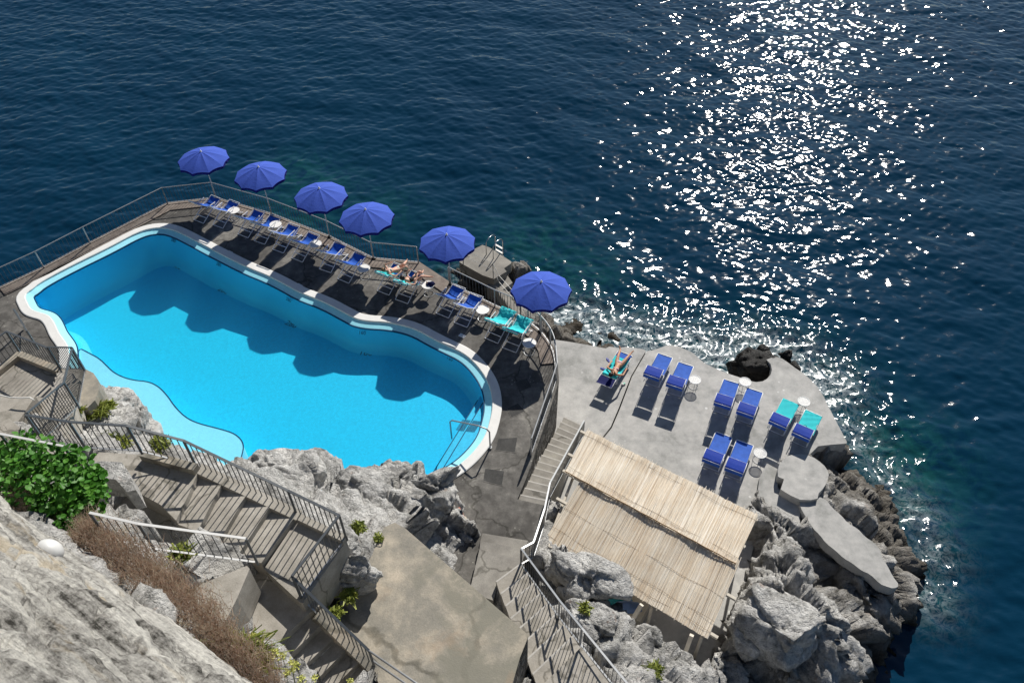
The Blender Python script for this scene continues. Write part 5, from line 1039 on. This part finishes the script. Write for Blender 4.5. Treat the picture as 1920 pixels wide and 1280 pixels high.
grass(3500,[(-40,850),(20,900),(70,960),(130,1000)],[45,35,25,25],[8.3,8.3,8.2,8.1],.26,5,'dry_grass','dry grass tuft between the shrub and the pale wall',M['grass'])
def tuft(px,py,z_,r,n,label,seed,mat='fennel',size=.042):
    r=r*.72; c=P(px,py,z_); root=empty('rock_plant',c,0,label,'plant','yellow-green plants on the rocks')
    leaves(int(n*1.6),lambda r2:c+Vector((r2.gauss(0,r*.5),r2.gauss(0,r*.5),abs(r2.gauss(0,r*.35)))),size,seed,M[mat],'foliage',root,1.0,'thin' if size<.09 else 'round')
    mb=MB()
    for k in range(6): mb.tube([c,c+Vector((random.uniform(-r,r)*.6,random.uniform(-r,r)*.6,r*.6))],.004,3)
    child(mb.build('stem',M['stem']),root)
for k,a in enumerate([(183,772,3.0,.45,500,'yellow-green plant between left steps and boulders'),(203,762,2.8,.3,300,'yellow-green plant touching the upper left boulder'),(225,835,4.8,.4,300,'green plant behind the dark railing, left rocks'),(300,835,3.2,.4,260,'yellow-green plant behind the dark railing near the pool shelf'),(200,830,4.8,.35,260,'yellow plant behind the dark railing nearest the leafy bush'),(672,990,4.2,.25,260,'yellow-green plant at the corner of the middle landing'),(655,1118,3.9,.28,260,'green plant in the crevice left of the big terrace'),(630,1150,3.9,.25,220,'green plant by the foot of the boulder below the middle landing'),(612,1168,4.1,.2,160,'small green plant under the sloping dark railing'),(710,1010,3.4,.18,120,'small yellow plant at the back edge of the big terrace'),(1228,1256,1.3,.25,240,'yellow-green plant on the rocks at the bottom right'),(1096,1140,1.6,.22,200,'yellow-green plant in the boulders beside the right railing'),(340,1040,7.6,.3,260,'green plant under the white railing'),(150,770,3.8,.2,120,'small plant by the rounded tan wall top'),(590,935,2.4,.25,160,'yellow-green plant on the rocks below the dark railing')]): tuft(*a[:5],a[5],20+k)
FL=[(473,1190),(487,1207),(463,1205),(517,1220),(530,1229),(507,1233),(545,1241),(557,1246),(548,1254),(536,1262),(590,1271),(657,1276),(566,1272)]
FLB=['topmost yellow umbel flower above the dry grass','second highest yellow umbel flower, at the right rim of the dry grass','yellow umbel flower leaning left inside the dry grass','yellow umbel flower against the top terrace step','large yellow umbel flower just below the top terrace step','yellow umbel flower lowest beside the green feathery weed','yellow umbel flower in the middle of the flower cluster','right-hand yellow umbel flower of the cluster','lower yellow umbel flower of the cluster','yellow umbel flower at the bottom of the cluster','yellow umbel flower alone on the step right of the cluster','yellow umbel flower farthest right at the bottom edge','small yellow umbel flower at the very bottom edge']
for k,(px,py) in enumerate(FL):
    zt=7.55 if px<600 else 5.6; c=P(px,py,zt); root=empty('flowering_weed',c-Vector((.05,.05,.7)),0,FLB[k],'flower','yellow umbel flowers at the bottom edge')
    child(MB().tube([c-Vector((.08,.06,.8)),c-Vector((.02,.03,.3)),c],.006,4).build('stem',M['stem']),root)
    r2=random.Random(k); leaves(46,lambda r2:c+Vector((r2.gauss(0,.032),r2.gauss(0,.032),r2.gauss(0,.012))),.034,40+k,M['umbel'],'flower_head',root,.6)
c0=P(440,1240,7.3); g_=empty('green_weed',c0,0,'green feathery weed among the dry grass at the bottom','plant'); leaves(3000,lambda r2:c0+Vector((r2.gauss(0,.33),r2.gauss(0,.22),abs(r2.gauss(0,.16)))),.034,77,M['fennel'],'foliage',g_,1,'thin')
# rope and wall lamp at the left
mb=MB().tube([P(*q) for q in[(-30,738,4.6),(0,741,4.6),(20,745,4.6),(40,746,4.62),(56,745,4.64),(64,750,4.6)]],.02,6); o=mb.build('white_rope',M['rope'],smooth=True); tag(o,'white rope lying across the concrete ramp at the left edge','rope')
# lamp fixed to the wall: find the wall point seen there
pj=(g2-np.array([0,0,CH]))@CR; sx_=960+FPX*pj[:,0]/-pj[:,2]; sy_=640-FPX*pj[:,1]/-pj[:,2]; k=np.argmin((sx_-92)**2+(sy_-1032)**2); lp=Vector(g2[k]); ln=Vector(nn[k]); ds_=(lp-Vector((0,0,CH))).length; rl=19/FPX*ds_
lamp=empty('wall_lamp',lp,0,'white dome lamp fixed to the pale wall','lamp'); rq=ln.to_track_quat('Z','Y').to_matrix().to_4x4()
q=MB().lathe([(rl*math.sin(t)*1.15,rl*math.cos(t)*.9) for t in np.linspace(0.01,1.57,9)],20).build('dome',M['metal_white'],smooth=True); q.data.transform(rq); q.parent=lamp
q=MB().lathe([(rl*1.3,0),(rl*1.3,-.1*rl),(rl*.9,-.6*rl)],20).build('base',M['plastic']); q.data.transform(rq); q.parent=lamp
print('objects',len(bpy.data.objects))
